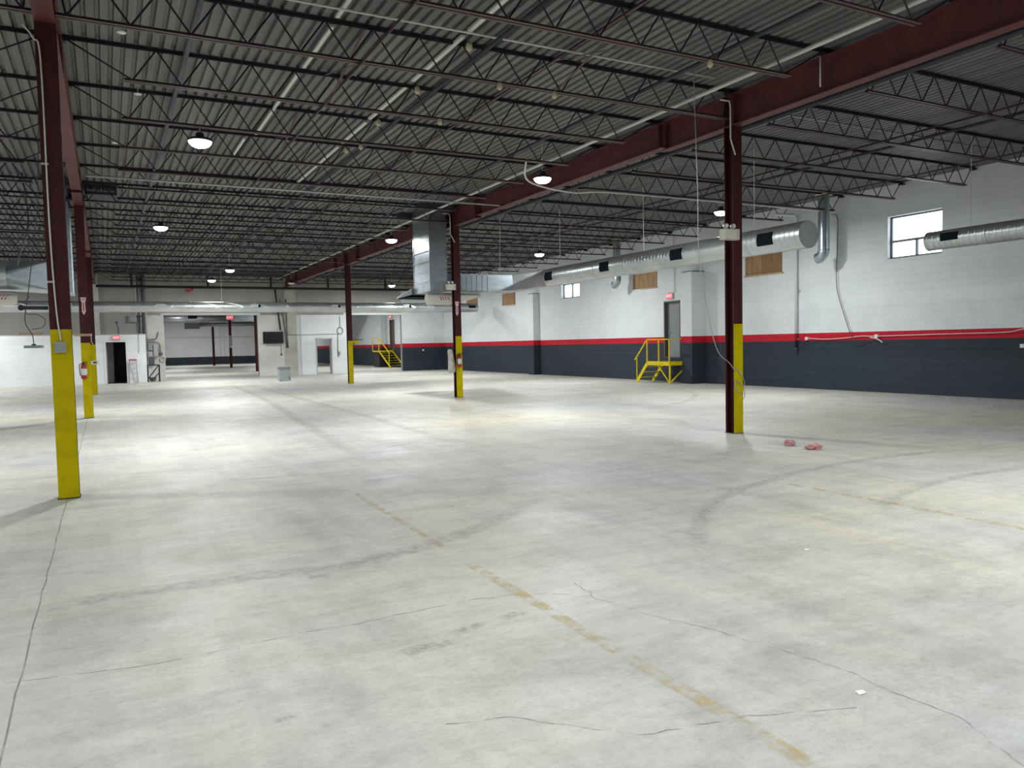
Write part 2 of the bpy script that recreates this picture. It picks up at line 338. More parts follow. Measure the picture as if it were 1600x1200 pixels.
strip('tyre_mark', spl2([(-.8,5.4),(-.2,5.61),(.87,5.59),(1.59,5.52),(2.91,6.09),(4.2,7.2)]), .26, 'tyre', .0020, 0, True)
strip('tyre_mark', spl2([(15.22,25.29),(16.58,21.88),(15.73,18.36),(14.79,16.96),(12.7,15.2),(10.44,14.77)]), .22, 'tyre', .0022, 0, True)
strip('tyre_mark', spl2([(3.1,9.2),(3.6,16),(4.4,26),(5.0,40)]), .30, 'tyre', .0020, 0, True)
strip('tyre_mark', spl2([(4.9,10.2),(5.2,17),(5.4,27),(5.6,41)]), .30, 'tyre', .0021, 0, True)
for (x, y, dx, dy, ww) in ((1.25,5.34,.20,-.03,.09),(1.45,3.76,.34,.03,.11),(1.75,3.9,.26,.10,.08),(.62,3.35,.12,.02,.06),(2.05,3.95,.2,.05,.09)):
    strip('scrape_mark', spl2([(x-dx/2, y-dy/2), (x, y+.01), (x+dx/2, y+dy/2)], 6), ww*1.2, 'stain', .0026, 0, True)
# slab edge dust beside the joint
strip('dust_streak', dense([(-.33,2.0),(-.36,5.2)], .3), .14, 'dust', .0008, 0, True)

# ------------------------------------------------------------------ walls
WIN = [(12.55, 14.11, 3.70, 4.84), (29.76, 31.33, 3.65, 4.31)]
BRD = [(17.86, 19.48, 3.67, 4.33), (24.15, 25.77, 3.67, 4.29), (35.97, 37.53, 3.64, 4.28), (40.6, 42.2, 3.64, 4.28)]
DOOR = (22.80, 23.76, .91, 3.08)
DOOR2 = (55.3, 56.35, 1.26, 3.55)
H = WIN + BRD + [DOOR, DOOR2]
wr = MB(); holes_wall(YBK, YEND, 0, 5.95, H, lambda a, b, c, d: wr.box(XW+.006, XW+.26, a, b, c, d))
wall_right = struct('wall_right', wr, 'band', None, 'long painted block wall with charcoal base and red stripe', 'wall')
# concrete blocks, slightly proud of the joints
def clip(r, hs):
    out = [r]
    for h in hs:
        nx = []
        for a, b, c, d in out:
            if h[1] <= a or h[0] >= b or h[3] <= c or h[2] >= d: nx.append((a, b, c, d)); continue
            if a < h[0]: nx.append((a, h[0], c, d))
            if b > h[1]: nx.append((h[1], b, c, d))
            a2, b2 = max(a, h[0]), min(b, h[1])
            if c < h[2]: nx.append((a2, b2, c, h[2]))
            if d > h[3]: nx.append((a2, b2, h[3], d))
        out = nx
    return [q for q in out if q[1]-q[0] > .03 and q[3]-q[2] > .03]
def block_faces(mb, a, b, c, d, x1, x0, g=.0022, ch=.0032):
    a += .0002; b -= .0002; c += g; d -= g; n = len(mb.v)
    mb.v += [(x1,a,c),(x1,b,c),(x1,b,d),(x1,a,d),(x0,a+.0004,c+ch),(x0,b-.0004,c+ch),(x0,b-.0004,d-ch),(x0,a+.0004,d-ch)]
    mb.f += [tuple(n+i for i in q) for q in ((7,6,5,4),(0,4,5,1),(1,5,6,2),(2,6,7,3),(3,7,4,0))]
whole = MB(); block_faces(whole, 0, .4, 0, .2, 0, -.0045)
bmesh_block = whole.mesh('block', fix=False); bmesh_block.materials.append(K['band'])
single = []; rest = MB()
for row in range(29):
    z = row*.2; y = 2.0 + (.2 if row % 2 else 0)
    while y < YF:
        r = (y, min(y+.4, YF), z, min(z+.2, 5.72)); q = clip(r, H)
        if len(q) == 1 and q[0] == r and abs(r[1]-r[0]-.4) < 1e-6 and abs(r[3]-r[2]-.2) < 1e-6 and y > 10.2: single.append((y, z))
        else:
            for a, b, c, d in q: block_faces(rest, a, b, c, d, XW+.006, XW+.0015)
        y += .4
single.sort(key=lambda s: (s[0]//.8, s[1]))
near, farb = single[:300], single[300:]
for y, z in near:
    o = bpy.data.objects.new('block', bmesh_block); C.objects.link(o); o.parent = wall_right; o.location = Vector((XW+.006, y, z)) - wall_right.location
for y, z in farb: block_faces(rest, y, y+.4, z, z+.2, XW+.006, XW+.0015)
tag(obj('block_courses', rest, 'band', wall_right, fix=False), kind='stuff')
# pilasters
for i, (xa, ya, yb, lab) in enumerate(((18.62, 21.5, 22.12, 'painted square pilaster just right of the grey door'), (18.86, 33.5, 34.05, 'painted square pilaster between the far window and boarded opening'))):
    p = struct('wall_pilaster', MB().box(xa, XW, ya, yb, 0, 4.02), 'band', None, lab, 'pilaster')
    obj('bearing_plate', MB().box(xa, XW, ya-.02, yb-.1, 4.02, 4.05), 'navy', p)
struct('wall_pilaster', MB().box(18.75, XW, 57.2, 58.0, 0, 5.6), 'band2', None, 'painted pilaster beside the far yellow steps beyond the opening', 'pilaster')

# far wall : piers, headers and panels
def fw_(name, x0, x1, z0, z1, m, y0=YF, y1=YF2, parent=None): return obj(name, MB().box(x0, x1, y0, y1, z0, z1), m, parent)
wf = MB()
for a in ((XB, 2.85, 0, 3.5), (XB, XW+.2, 3.5, 5.9), (7.75, 11.0, 0, 3.5), (11.95, 12.85, 0, 3.5), (16.38, XW, 0, 3.5), (11.0, 11.95, 2.1, 3.5)): wf.box(a[0], a[1], YF+.02, YF2, a[2], a[3])
wall_far = struct('wall_far', wf, 'concup', None, 'far cross wall with wide openings into the back hall', 'wall')
fw_('upper_panel', XB, 2.0, 2.4, 4.9, 'concup', YF, YF+.02, wall_far)
fw_('pier_face', 1.86, 2.85, 0, 3.5, 'concpale', YF-.06, YF+.02, wall_far)
fw_('pier_face', 7.75, 9.25, 0, 3.5, 'concpale', YF-.05, YF+.02, wall_far)
fw_('bare_pilaster', 9.25, 9.92, 0, 5.6, 'conc', YF-.12, YF+.02, wall_far)
fw_('upper_pilaster', 1.5, 1.75, 3.5, 5.6, 'concpale', YF-.08, YF+.02, wall_far)
fw_('upper_pilaster', -.65, -.2, 2.4, 5.6, 'concpale', YF-.20, YF+.02, wall_far)
fw_('white_wing', 9.92, 10.16, 0, 3.5, 'wblock', YF-.02, YF+.02, wall_far)
p = MB(); holes_wall(10.16, 12.85, 0, 3.5, [(11.0, 11.95, 0, 2.1)], lambda a, b, c, d: p.box(a, b, YF-.12, YF+.02, c, d)); obj('white_panel', p, 'wblock', wall_far)
fw_('banded_panel', 16.38, XW-.005, 0, 5.0, 'band2', YF-.03, YF+.02, wall_far)
fw_('header', 2.70, 7.9, 3.5, 3.62, 'concpale', YF-.06, YF+.02, wall_far); fw_('header', 12.7, 16.5, 3.5, 3.62, 'white', YF-.05, YF+.02, wall_far)
fr = MB().box(11.0, 11.05, YF-.15, YF2, 0, 2.1).box(11.90, 11.95, YF-.15, YF2, 0, 2.1).box(10.97, 11.98, YF-.15, YF2, 2.06, 2.13)
struct('door_2', fr, 'conduit', None, 'open doorway with grey steel frame in the far white panel', 'doorway')
# other enclosing walls
struct('wall_left', MB().box(XB-.25, XB, YBK, YEND, 0, 5.95), 'wblock', None, 'white block wall on the left outside the view', 'wall')
struct('wall_back', MB().box(XB, XW, YBK-.25, YBK, 0, 5.95), 'band', None, 'banded block wall behind the viewer', 'wall')
wb = struct('wall_hall_end', MB().box(XB, XW, YEND, YEND+.25, 0, 5.95), 'bandback', None, 'white end wall of the back hall with dark base', 'wall')
obj('cable_tray', MB().box(2, 17, YEND-.08, YEND, 2.85, 2.93), 'conduit', wb); obj('downpipe', MB().tube([(11.0,YEND-.06,0.9),(11.0,YEND-.06,5.0)], .05).tube([(11.4,YEND-.06,0.9),(11.4,YEND-.06,5.0)], .04), 'white', wb)
# low white room against the far wall
lr = MB(); YLR = 43.2
holes_wall(XB, 1.82, 0, 2.42, [(.02, .90, 0, 2.06)], lambda a, b, c, d: lr.box(a, b, YLR, YLR+.2, c, d))
lr.box(1.62, 1.82, YLR+.2, YF-.08, 0, 2.42)
wall_low = struct('wall_low_room', lr, 'wblock', None, 'low white block room standing against the far wall', 'wall')
obj('roof_slab', MB().box(XB, 1.80, YLR+.02, YF-.09, 2.42, 2.47), 'concup', wall_low)
obj('partition', MB().box(-3.0, .36, YLR+1.1, YLR+1.2, 0, 2.42), 'darkg', wall_low); obj('floor_shade', MB().box(-3, 1.6, YLR+.2, YF-.2, 0, .01), 'dark', wall_low)  # near-black floor sheet paints in the gloom of the closed room
obj('shade_panel', MB().box(.38, 1.6, YF-.3, YF-.2, 0, 2.4), 'dark', wall_low)  # dark panel stands in for the unlit depth behind the doorway
d1 = struct('door_3', MB().box(-.06, .02, YLR-.03, YLR+.22, 0, 2.06).box(.90, .98, YLR-.03, YLR+.22, 0, 2.06).box(-.06, .98, YLR-.03, YLR+.22, 2.06, 2.14), 'white', None, 'dark open doorway with white frame under the left exit sign', 'doorway')
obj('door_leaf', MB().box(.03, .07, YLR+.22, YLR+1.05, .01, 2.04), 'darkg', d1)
obj('rust_stain', MB().box(-3.8, -2.75, YF-.012, YF-.002, 2.46, 2.64), 'rust', wall_far)

# ------------------------------------------------------------------ roof : slab, deck sheets
ceiling = struct('ceiling', MB().box(XB-.25, XW+.26, YBK-.25, YEND+.25, ZTOP+.005, 5.98), 'deck', None, 'dark ribbed metal roof deck', 'ceiling')
PW = .152; NR = 6; LEN = 11.56
prof = []
for k in range(NR):
    x = k*PW; prof += [(x, ZD), (x+.088, ZD), (x+.102, ZTOP), (x+.138, ZTOP)]
prof.append((NR*PW, ZD))
ds = MB()
for y in (0, LEN):
    for x, z in prof: ds.v.append((x, y, z-ZD))
nP = len(prof)
ds.f = [(i, i+1, nP+i+1, nP+i) for i in range(nP-1)]
dme = ds.mesh('deck_sheet', fix=False); dme.materials.append(K['deck'])
x = XB
while x < XW-.1:
    for k in range(5):
        o = bpy.data.objects.new('deck_sheet', dme); C.objects.link(o); o.parent = ceiling
        o.location = Vector((x, YBK + k*LEN, ZD + (.001 if k % 2 else 0))) - ceiling.location
    x += NR*PW

# ------------------------------------------------------------------ girders and columns
def girder(xc, y0, y1, zb, label):
    t = thing('roof_girder', (xc, (y0+y1)/2, zb), label, 'girder', 'red girders on the column rows')
    obj('bottom_flange', MB().box(xc-.10, xc+.10, y0, y1, zb, zb+.018), 'red', t)
    obj('top_flange', MB().box(xc-.10, xc+.10, y0, y1, ZGT-.018, ZGT), 'red', t)
    obj('web', MB().box(xc-.006, xc+.006, y0, y1, zb+.018, ZGT-.018), 'red', t)
    return t
def stiff(t, xc, ys, zb):
    for y in ys:
        for s in (-1, 1): obj('stiffener', MB().box(min(xc+s*.006, xc+s*.095), max(xc+s*.006, xc+s*.095), y-.006, y+.006, zb+.018, ZGT-.018), 'red', t)
ordn = ['first','second','third','fourth','fifth','sixth','seventh','eighth','ninth','tenth','eleventh','twelfth','thirteenth','fourteenth','fifteenth','sixteenth','seventeenth','eighteenth','nineteenth']
cn = ['nearest','middle','farthest']
for xc, side in ((XL, 'left'), (XR, 'right')):
    prev = YBK
    for i, yc in enumerate(YC + [44.5]):
        a, b = yc-1.72, min(yc+1.72, YF)
        where = ('the '+cn[i]+' '+side+' column') if i < 3 else ('the far wall on the '+side+' row')
        if i == 0: a = YBK
        else:
            t = girder(xc, prev, a-.012, ZB+.06, 'drop-in length of red roof girder before '+where)
            stiff(t, xc, (prev+.10, a-.12), ZB+.06)
        t = girder(xc, a, b, ZB, 'deeper red roof girder length carried on '+where)
        stiff(t, xc, (a+.08, yc-.1, yc+.1, b-.08), ZB)
        if i: obj('splice_plate', MB().box(xc-.018, xc+.018, a-.09, a+.09, ZB+.12, ZGT-.06), 'red', t)
        prev = b+.012
def column(xc, yc, label, yellow=1.83, top=ZB, grp='steel columns in two rows'):
    t = thing('steel_column', (xc, yc, 0), label, 'column', grp)
    obj('flange', MB().box(xc-.1, xc+.1, yc-.10, yc-.086, 0, top), 'colred', t)
    obj('flange', MB().box(xc-.1, xc+.1, yc+.086, yc+.10, 0, top), 'colred', t)
    obj('web', MB().box(xc-.005, xc+.005, yc-.086, yc+.086, 0, top), 'colred', t)
    obj('base_plate', MB().box(xc-.11, xc+.11, yc-.106, yc+.115, 0, .010), 'navy', t)
    if yellow: tag(obj('safety_paint', MB().box(xc-.1005, xc+.1005, yc-.1025, yc-.0995, .012, yellow), 'yellow', t), 'yellow painted lower face')
    return t
col = {}
for i, yc in enumerate(YC):
    for xc, side in ((XL, 'left'), (XR, 'right')):
        lab = {'left0': 'nearest left red column, yellow lower face with grey junction box', 'left1': 'second left red column with extinguisher arrow sign', 'left2': 'third left red column, mostly hidden, with small white notice',
               'right0': 'nearest right red column with cream emergency light pack', 'right1': 'second right red column beside the tall square duct', 'right2': 'third right red column with small bracket shelf'}[side+str(i)]
        col[side+str(i)] = column(xc, yc, lab, {'left0':1.85,'left1':1.82,'left2':1.87}.get(side+str(i), 1.84))
for yc, lab in ((56.2, 'red column just inside the back hall opening'), (68.9, 'red column in the back hall carrying an exit sign'), (80.6, 'farthest dark red column in the back hall')):
    column(XR, yc, lab, 0, 5.3, 'columns in the back hall')

# ------------------------------------------------------------------ open-web joists
def joist_meshes(L, e0, e1):
    tc = MB(); bc = MB(); wb_ = MB(); g = .012; a = .042; t = .005; zb = 5.215 - ZB; zt = ZD - ZB
    for s in (-1, 1):
        y0, y1 = (g, g+a) if s > 0 else (-g-a, -g)
        tc.box(.02, L-.02, y0, y1, zt-t, zt); yv = (g, g+t) if s > 0 else (-g-t, -g); tc.box(.02, L-.02, *yv, zt-a, zt-t)
        bc.box(e0, L-e1, y0, y1, zb, zb+t); bc.box(e0, L-e1, *yv, zb+t, zb+a)
    tc.box(.0, .14, -.055, .055, ZGT-ZB, zt-a).box(L-.14, L, -.055, .055, ZGT-ZB, zt-a)
    n = max(1, round((L-e0-e1-.2)/.61)); st = (L-e0-e1-.2)/n; pts = [(.12, 0, zt-.03)]
    for k in range(n+1):
        xb = e0+.1+k*st; pts.append((xb, 0, zb+.025))
        if k < n: pts.append((xb+st/2, 0, zt-.02))
    pts.append((L-.12, 0, zt-.03))
    for p, q in zip(pts, pts[1:]): wb_.tube([p, q], .0115, 5)
    out = []
    for nm, m_ in (('top_chord', tc), ('bottom_chord', bc), ('web_bar', wb_)):
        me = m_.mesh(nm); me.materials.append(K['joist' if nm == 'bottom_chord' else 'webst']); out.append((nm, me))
    return out
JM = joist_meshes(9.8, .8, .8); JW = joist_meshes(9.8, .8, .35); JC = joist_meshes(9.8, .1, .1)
def joist(xc, y, meshes, label):
    t = thing('roof_joist', (xc, y, ZB), label, 'joist', 'open-web roof joists')
    for nm, me in meshes:
        o = bpy.data.objects.new(nm, me); C.objects.link(o); o.parent = t
for k in range(-5, 19):
    y = YC[0] + k*PITCHJ
    if k >= 6: y = YC[1] + (k-6)*PITCHJ
    if k >= 12: y = YC[2] + (k-12)*PITCHJ
    if y > YF-.15: continue
    for xc, bay in ((XL, 'in the centre bay'), (XR, 'in the window-wall bay'), (XL-9.8, 'in the left bay')):
        if xc < XL and k < -1: continue
        pos = 'level with the nearest columns' if k == 0 else ((ordn[k-1]+' beyond the nearest columns') if k > 0 else (ordn[-k-1]+' before the nearest columns'))
        meshes = JW if xc == XR else (JC if k in (0, 6, 12) else JM)
        joist(xc, y, meshes, 'open-web roof joist '+bay+', '+pos)
# bridging angles running across the joists
for x_, z_, lab in ((3.04, 5.20, 'thin red bridging bar under the joists near the middle of the centre bay'), (5.88, 5.655, 'thin red bridging bar high under the deck in the centre bay'), (12.9, 5.20, 'thin red bridging bar under the joists above the long duct'), (16.3, 5.20, 'thin red bridging bar under the joists nearest the window wall'), (-3.7, 5.20, 'thin red bridging bar under the joists in the left bay')):
    o = obj('bridging_bar', MB().box(x_-.019, x_+.019, 2.5, 44.8, z_-.004, z_).box(x_-.019, x_-.015, 2.5, 44.8, z_-.034, z_-.004) if z_ < 5.5 else MB().box(x_-.019, x_+.019, 2.5, 44.8, z_-.03, z_), 'joist'); tag(o, lab, 'bridging')
for j, (x_, k) in enumerate(((5.88, -1), (3.04, 0), (3.04, 2), (5.88, 3))):
    y = YC[0]+k*PITCHJ
    o = obj('cross_brace', MB().bar((x_+.05, y+.05, 5.25), (x_+.05, y+PITCHJ-.05, 5.66), .035, .006).bar((x_+.08, y+.05, 5.66), (x_+.08, y+PITCHJ-.05, 5.25), .035, .006), 'joist')
    tag(o, 'crossed bridging braces between joists, '+['nearest the viewer','on the white strip side','third along','farthest of the four'][j], 'brace')

# ------------------------------------------------------------------ pipes and conduits under the roof
def pipe(name, pts, r, m, label, cat, n=8, smooth=True): return tag(obj(name, MB().tube(pts, r, n), m, None, smooth), label, cat)
pipe('conduit', [(8.42,3,5.42),(8.45,20,5.42),(8.6,44.6,5.42)], .032, 'pale', 'long pale conduit running beside the right girder', 'conduit')
pipe('sprinkler_pipe', [(1.14,3,5.60),(1.14,44.6,5.60)], .036, 'darkpipe', 'dull grey pipe under the deck beside the left column row', 'pipe')
pipe('sprinkler_pipe', [(4.62,3,5.48),(4.62,44.6,5.48)], .030, 'navy', 'dark pipe beside the broken white strip', 'pipe')
pipe('sprinkler_pipe', [(7.62,3,5.50),(7.62,44.6,5.50)], .032, 'navy', 'dark pipe between pale conduit and middle bay', 'pipe')
pipe('sprinkler_pipe', [(9.85,2,5.20),(9.85,44.6,5.20)], .048, 'navy', 'thick dark pipe just right of the right girder', 'pipe')
pipe('sprinkler_pipe', [(14.6,3,5.50),(14.6,44.6,5.50)], .032, 'navy', 'dark pipe under the deck in the window-wall bay', 'pipe')
pipe('conduit', [(1.2,9.25,5.62),(8.5,9.25,5.62)], .014, 'pale', 'thin pale conduit parallel to the joists near the front', 'conduit')
pipe('conduit', [(10.9,10.4,5.69),(17.6,10.4,5.69)], .012, 'conduit', 'thin grey conduit parallel to joists near the window wall', 'conduit')
pipe('conduit', [(-.2,18.0,5.17),(9.2,18.0,5.17)], .022, 'conduit', 'grey conduit crossing the centre bay before the second columns', 'conduit')
def segs(name, x, runs, label, m='pale', wd=.05):
    t = thing(name, (x, runs[0][0], 5.66), label, 'strip')
    for a, b, dx in runs: obj('segment', MB().box(x+dx-wd/2, x+dx+wd/2, a, b, 5.655, 5.69), m, t)
    return t
segs('white_strip', 2.71, [(5.0,7.8,0),(7.9,9.6,0),(9.9,11.5,.02),(11.8,15.4,0),(15.8,17.2,-.15)], 'pale strip on the deck, the left of two long broken white lines')
t = segs('white_strip', 4.37, [(4.0,6.9,0),(7.1,9.3,0),(9.5,11.4,0),(11.7,13.6,0),(13.8,15.4,0),(15.7,19.4,0)], 'pale strip on the deck, the right of two long broken white lines', wd=.06)
for y in (9.6, 11.55, 13.5, 15.6): obj('insulator', MB().lathe([(.02,-.05),(.05,-.02),(.045,.04),(.02,.07)], (4.5, y, 5.58), 8), 'tan', t, True)
for i, (x_, y) in enumerate(((5.0,9.7),(5.9,9.72),(4.9,11.62),(4.2,13.62),(7.1,7.8))):
    tag(obj('hanging_tag', MB().lathe([(.012,-.06),(.04,-.03),(.03,.03),(.012,.05)], (x_, y, 5.17), 7), 'tan', None, True), ['small pale fitting on the joist level with nearest columns','second small pale fitting along the same joist','pale fitting on the joist past the columns','pale fitting below the second white strip','pale fitting on the joist overhead at top of view'][i], 'fitting', 'pale fittings on the joists')
for i, (x_, y) in enumerate(((.35,11.0),(.62,13.5),(.34,16.8))):
    s = thing('ceiling_sensor', (x_, y, 5.6), ['nearest','middle','farthest'][i]+' of three small white ceiling discs near the left girder', 'sensor', 'white ceiling discs')
    obj('disc', MB().lathe([(.01,-.02),(.055,-.012),(.06,.0),(.03,.01)], (x_, y, 5.6), 12), 'white', s, True); obj('stem', MB().tube([(x_, y, 5.6),(x_, y, 5.72)], .006, 5), 'cable', s)

# conduit crossing to the window wall, and hanging cords
pipe('cable', spline([(7.9,14.2,5.42),(8.4,15.0,5.15),(9.6,15.2,5.03),(10.6,15.2,5.10),(13.6,15.25,5.12),(17.9,15.3,5.12)], 6), .02, 'cable', 'white sagging cable crossing from right girder to the window wall', 'cable')
pipe('cord', spline([(8.0,9.15,5.6),(7.9,9.0,4.6),(7.93,9.0,3.79),(7.94,9.0,2.89),(8.16,9.1,2.18),(8.6,9.35,1.45),(9.1,9.6,1.20),(9.30,9.66,1.05)], 8), .0065, 'conduit', 'long slack cord hanging from roof to the nearest right column', 'cord', 6)
for i, (xc, yc) in enumerate(((XR, YC[0]), (XR, YC[1]))):
    pipe('conduit', [(xc-.5,yc-.25,5.42),(xc-.26,yc-.2,5.44),(xc-.22,yc-.18,5.36),(xc-.22,yc-.18,4.85),(xc-.06,yc-.12,4.62)], .012, 'cable', 'bent white conduit drop at the top of the '+['nearest','second'][i]+' right column', 'conduit', 6)
pipe('conduit', [(XR-.12,7.9,5.66),(XR-.12,7.9,5.19)], .012, 'pale', 'short vertical pale conduit on the right girder near the viewer', 'conduit', 6)

pipe('cord_loop', spline([(9.30,9.66,1.12),(9.40,9.655,1.02),(9.49,9.65,.86),(9.50,9.70,.72),(9.46,9.66,.66),(9.38,9.655,.70),(9.30,9.655,.74),(9.29,9.66,.90),(9.38,9.655,.86),(9.47,9.65,.78),(9.50,9.66,.62),(9.44,9.66,.56)], 6), .0055, 'conduit', 'loose loops of cord around the yellow lower part of nearest right column', 'cord', 6)
# column fittings, left near
cl = thing('junction_box', (XL-.02, YC[0]-.13, 1.60), 'grey junction box with conduit on the nearest left column', 'junction box')
obj('box', MB().box(-.485, -.375, YC[0]-.155, YC[0]-.1025, 1.60, 1.712), 'conduit', cl); obj('cover', MB().box(-.478, -.382, YC[0]-.160, YC[0]-.155, 1.607, 1.705), 'greybox', cl)
obj('conduit', MB().tube(spline([(-.62,9.60,5.02),(-.53,9.62,4.9),(-.475,9.655,4.68),(-.472,9.655,3.0),(-.452,9.66,2.1),(-.42,9.655,1.71)], 6), .0085, 8), 'pale', cl, True)
obj('clamp', MB().box(-.52, -.45, 9.655, 9.68, 2.35, 2.37).box(-.52, -.45, 9.655, 9.68, 3.6, 3.62), 'conduit', cl)
arm = thing('handle_bar', (-.66, 9.78, 2.06), 'black bar projecting left from the nearest left column', 'bar')
obj('arm', MB().bar((-.53,9.76,2.085),(-.76,9.72,2.085), .03, .038), 'black', arm); obj('end_ring', MB().lathe([(.012,-.014),(.03,-.014),(.03,.014),(.012,.014)], (-.775,9.72,2.085), 12, 'Y'), 'black', arm, True)
pc = thing('hanging_controller', (-.70, 9.9, 1.66), 'grey box dangling on cables left of the nearest column', 'controller')
bx = MB().prism([(-.78,9.85),(-.62,9.85),(-.60,9.98),(-.76,9.98)], 1.655, 1.685, 'Z'); obj('box', bx, 'greybox', pc); obj('top_block', MB().box(-.71,-.67,9.89,9.93,1.685,1.70), 'navy', pc)
obj('cable', MB().tube(spline([(-.69,9.91,1.70),(-.70,9.9,1.80),(-.76,9.9,1.95),(-.72,9.85,2.2),(-.66,9.8,2.6),(-.58,9.75,3.2),(-.52,9.74,4.2)], 6), .005, 6), 'dcable', pc, True)
obj('loop', MB().tube(spline([(-.70,9.88,1.86),(-.60,9.88,1.88),(-.57,9.88,1.96),(-.64,9.88,2.02),(-.74,9.88,2.03),(-.745,9.88,2.16),(-.70,9.88,2.22)], 6), .004, 6), 'dcable', pc, True)
pipe('cord', spline([(-1.5,20.8,5.7),(-1.42,20.7,4.8),(-1.40,20.0,4.3),(-1.34,18.0,3.75),(-1.33,17.0,3.45),(-1.36,16.8,3.2)], 6), .014, 'dcable', 'dark loose cord hanging in front of the left sheet-metal duct', 'cord', 6)

# extinguishers, arrow signs, emergency lights
def extinguisher(x, y, z, label):
    t = thing('fire_extinguisher', (x, y, z), label, 'fire extinguisher', 'extinguishers on columns')
    b = obj('cylinder', MB().lathe([(.045,0),(.062,.012),(.066,.03),(.066,.29),(.055,.335),(.025,.36)], (x,y,z), 18), 'extred', t, True)
    obj('label', MB().lathe([(.0668,.09),(.0668,.25)], (x,y,z), 18), 'label', b, True)
    obj('valve', MB().lathe([(.018,.36),(.022,.39),(.015,.40)], (x,y,z), 10).bar((x-.02,y,z+.40),(x+.11,y-.01,z+.425), .02, .012).bar((x-.02,y,z+.385),(x+.09,y-.01,z+.385), .02, .010), 'black', t)
    obj('hose', MB().tube(spline([(x-.02,y-.01,z+.385),(x-.085,y-.02,z+.34),(x-.085,y-.02,z+.2),(x-.075,y-.03,z+.08)], 5), .011, 6), 'black', t, True)
    obj('bracket', MB().box(x-.02, x+.02, y+.05, y+.075, z+.1, z+.38), 'black', t)
extinguisher(XL-.06, YC[1]-.185, .955, 'red extinguisher with white label on the second left column')
extinguisher(XR-.03, YC[1]-.185, .915, 'red extinguisher with white label on the second right column')
def arrow(x, y, z0, z1, label):
    h = z1-z0; t = thing('arrow_sign', (x, y, z0), label, 'sign', 'extinguisher arrow signs')
    A = [(x-.062,z1),(x+.062,z1),(x+.05,z1-.22*h),(x+.035,z1-.26*h),(x+.042,z0+.2*h),(x,z0),(x-.042,z0+.2*h),(x-.035,z1-.26*h),(x-.05,z1-.22*h)]
    obj('plate', MB().prism(A, y-.004, y, 'Y'), 'signw', t)
    obj('red_field', MB().box(x-.042,x+.042,y-.006,y-.004,z1-.13*h,z1-.09*h).box(x-.012,x+.012,y-.006,y-.004,z0+.22*h,z1-.30*h), 'signred', t)
arrow(XL+.0, YC[1]-.1005, 2.49, 2.91, 'red and white arrow sign high on the second left column')
arrow(XR-.03, YC[1]-.1005, 2.44, 2.87, 'red and white arrow sign high on the second right column')
def emlight(x0, x1, y, z, label):
    t = thing('emergency_light', ((x0+x1)/2, y, z), label, 'emergency light', 'twin-head emergency lights')
    obj('housing', MB().box(x0, x1-.07, y-.10, y+.04, z, z+.17).box(x1-.065, x1, y-.09, y+.03, z, z+.175), 'offw', t)
    obj('face_plate', MB().box(x0+.015, x1-.085, y-.104, y-.10, z+.02, z+.15), 'wrap', t)
    for k in (.07, (x1-x0)-.09):
        hd = obj('lamp_head', MB().lathe([(.020,.05),(.038,.03),(.042,-.02),(.036,-.03)], (x0+k, y-.03, z+.225), 12, 'Y'), 'conduit', t, True)
        obj('neck', MB().tube([(x0+k,y-.03,z+.17),(x0+k,y-.03,z+.2)], .012, 6), 'conduit', t); obj('bulb', MB().lathe([(.033,-.032),(.02,-.036)], (x0+k, y-.03, z+.225), 12, 'Y'), 'white', hd)
emlight(8.985, 9.30, YC[0]-.14, 3.215, 'cream twin-head emergency light on the nearest right column')
emlight(9.0, 9.278, YC[1]-.13, 3.21, 'twin-head emergency light beside the tall square duct')
# bits on other columns
br = thing('timber_batten', (-.44, YC[1]-.12, 2.0), 'short brown wooden batten across the second left column', 'batten'); obj('board', MB().box(-.64,-.27,YC[1]-.135,YC[1]-.1025,1.98,2.04), 'timber', br); obj('hook', MB().tube([(-.29,YC[1]-.14,2.04),(-.29,YC[1]-.15,1.85),(-.26,YC[1]-.15,1.78)], .008, 5), 'wrap', br)
nt = thing('notice_plate', (XL+.03, YC[2]-.12, 1.13), 'small white notice with dark square on third left column', 'notice'); obj('plate', MB().box(XL-.13,XL+.19,YC[2]-.125,YC[2]-.1025,1.13,1.27), 'label', nt); obj('mark', MB().box(XL-.01,XL+.12,YC[2]-.128,YC[2]-.125,1.17,1.23), 'black', nt)
sh = thing('bracket_shelf', (XR+.2, YC[2], 1.75), 'small yellow bracket with dark top plate on third right column', 'bracket'); obj('bracket', MB().prism([(XR+.10,1.87),(XR+.36,1.87),(XR+.36,1.72),(XR+.22,1.72),(XR+.10,1.79)], YC[2]-.1, YC[2]-.04, 'Y'), 'yellow', sh); obj('plate', MB().box(XR-.02,XR+.52,YC[2]-.16,YC[2]-.0,1.872,1.90), 'navy', sh)
ct = MB(); n = 14
for i, (z, wx) in enumerate(((1.46,.05),(1.40,.075),(1.25,.085),(1.05,.10),(.85,.105),(.76,.09))):
    for k in range(n):
        a = 2*math.pi*k/n; rr_ = 1+.22*math.sin(5*a+i); ct.v.append((9.11+.01*i+wx*rr_*math.cos(a), 21.28+wx*.8*rr_*math.sin(a), z))
for i in range(5):
    for k in range(n): ct.f.append((i*n+k, i*n+(k+1)%n, (i+1)*n+(k+1)%n, (i+1)*n+k))
ct.f.append(tuple(range(n))); ct.f.append(tuple(5*n+k for k in range(n)))
tag(obj('hanging_cloth', ct, 'coat', None, True), 'soiled white cloth hanging left of the second right column', 'cloth')
hk = thing('wall_hook', (9.15, 21.3, 1.44), 'dark hook bracket holding the white cloth', 'hook'); obj('bracket', MB().box(9.05,9.29,21.26,21.34,1.47,1.50).box(9.05,9.07,21.26,21.34,1.47,1.56), 'navy', hk)

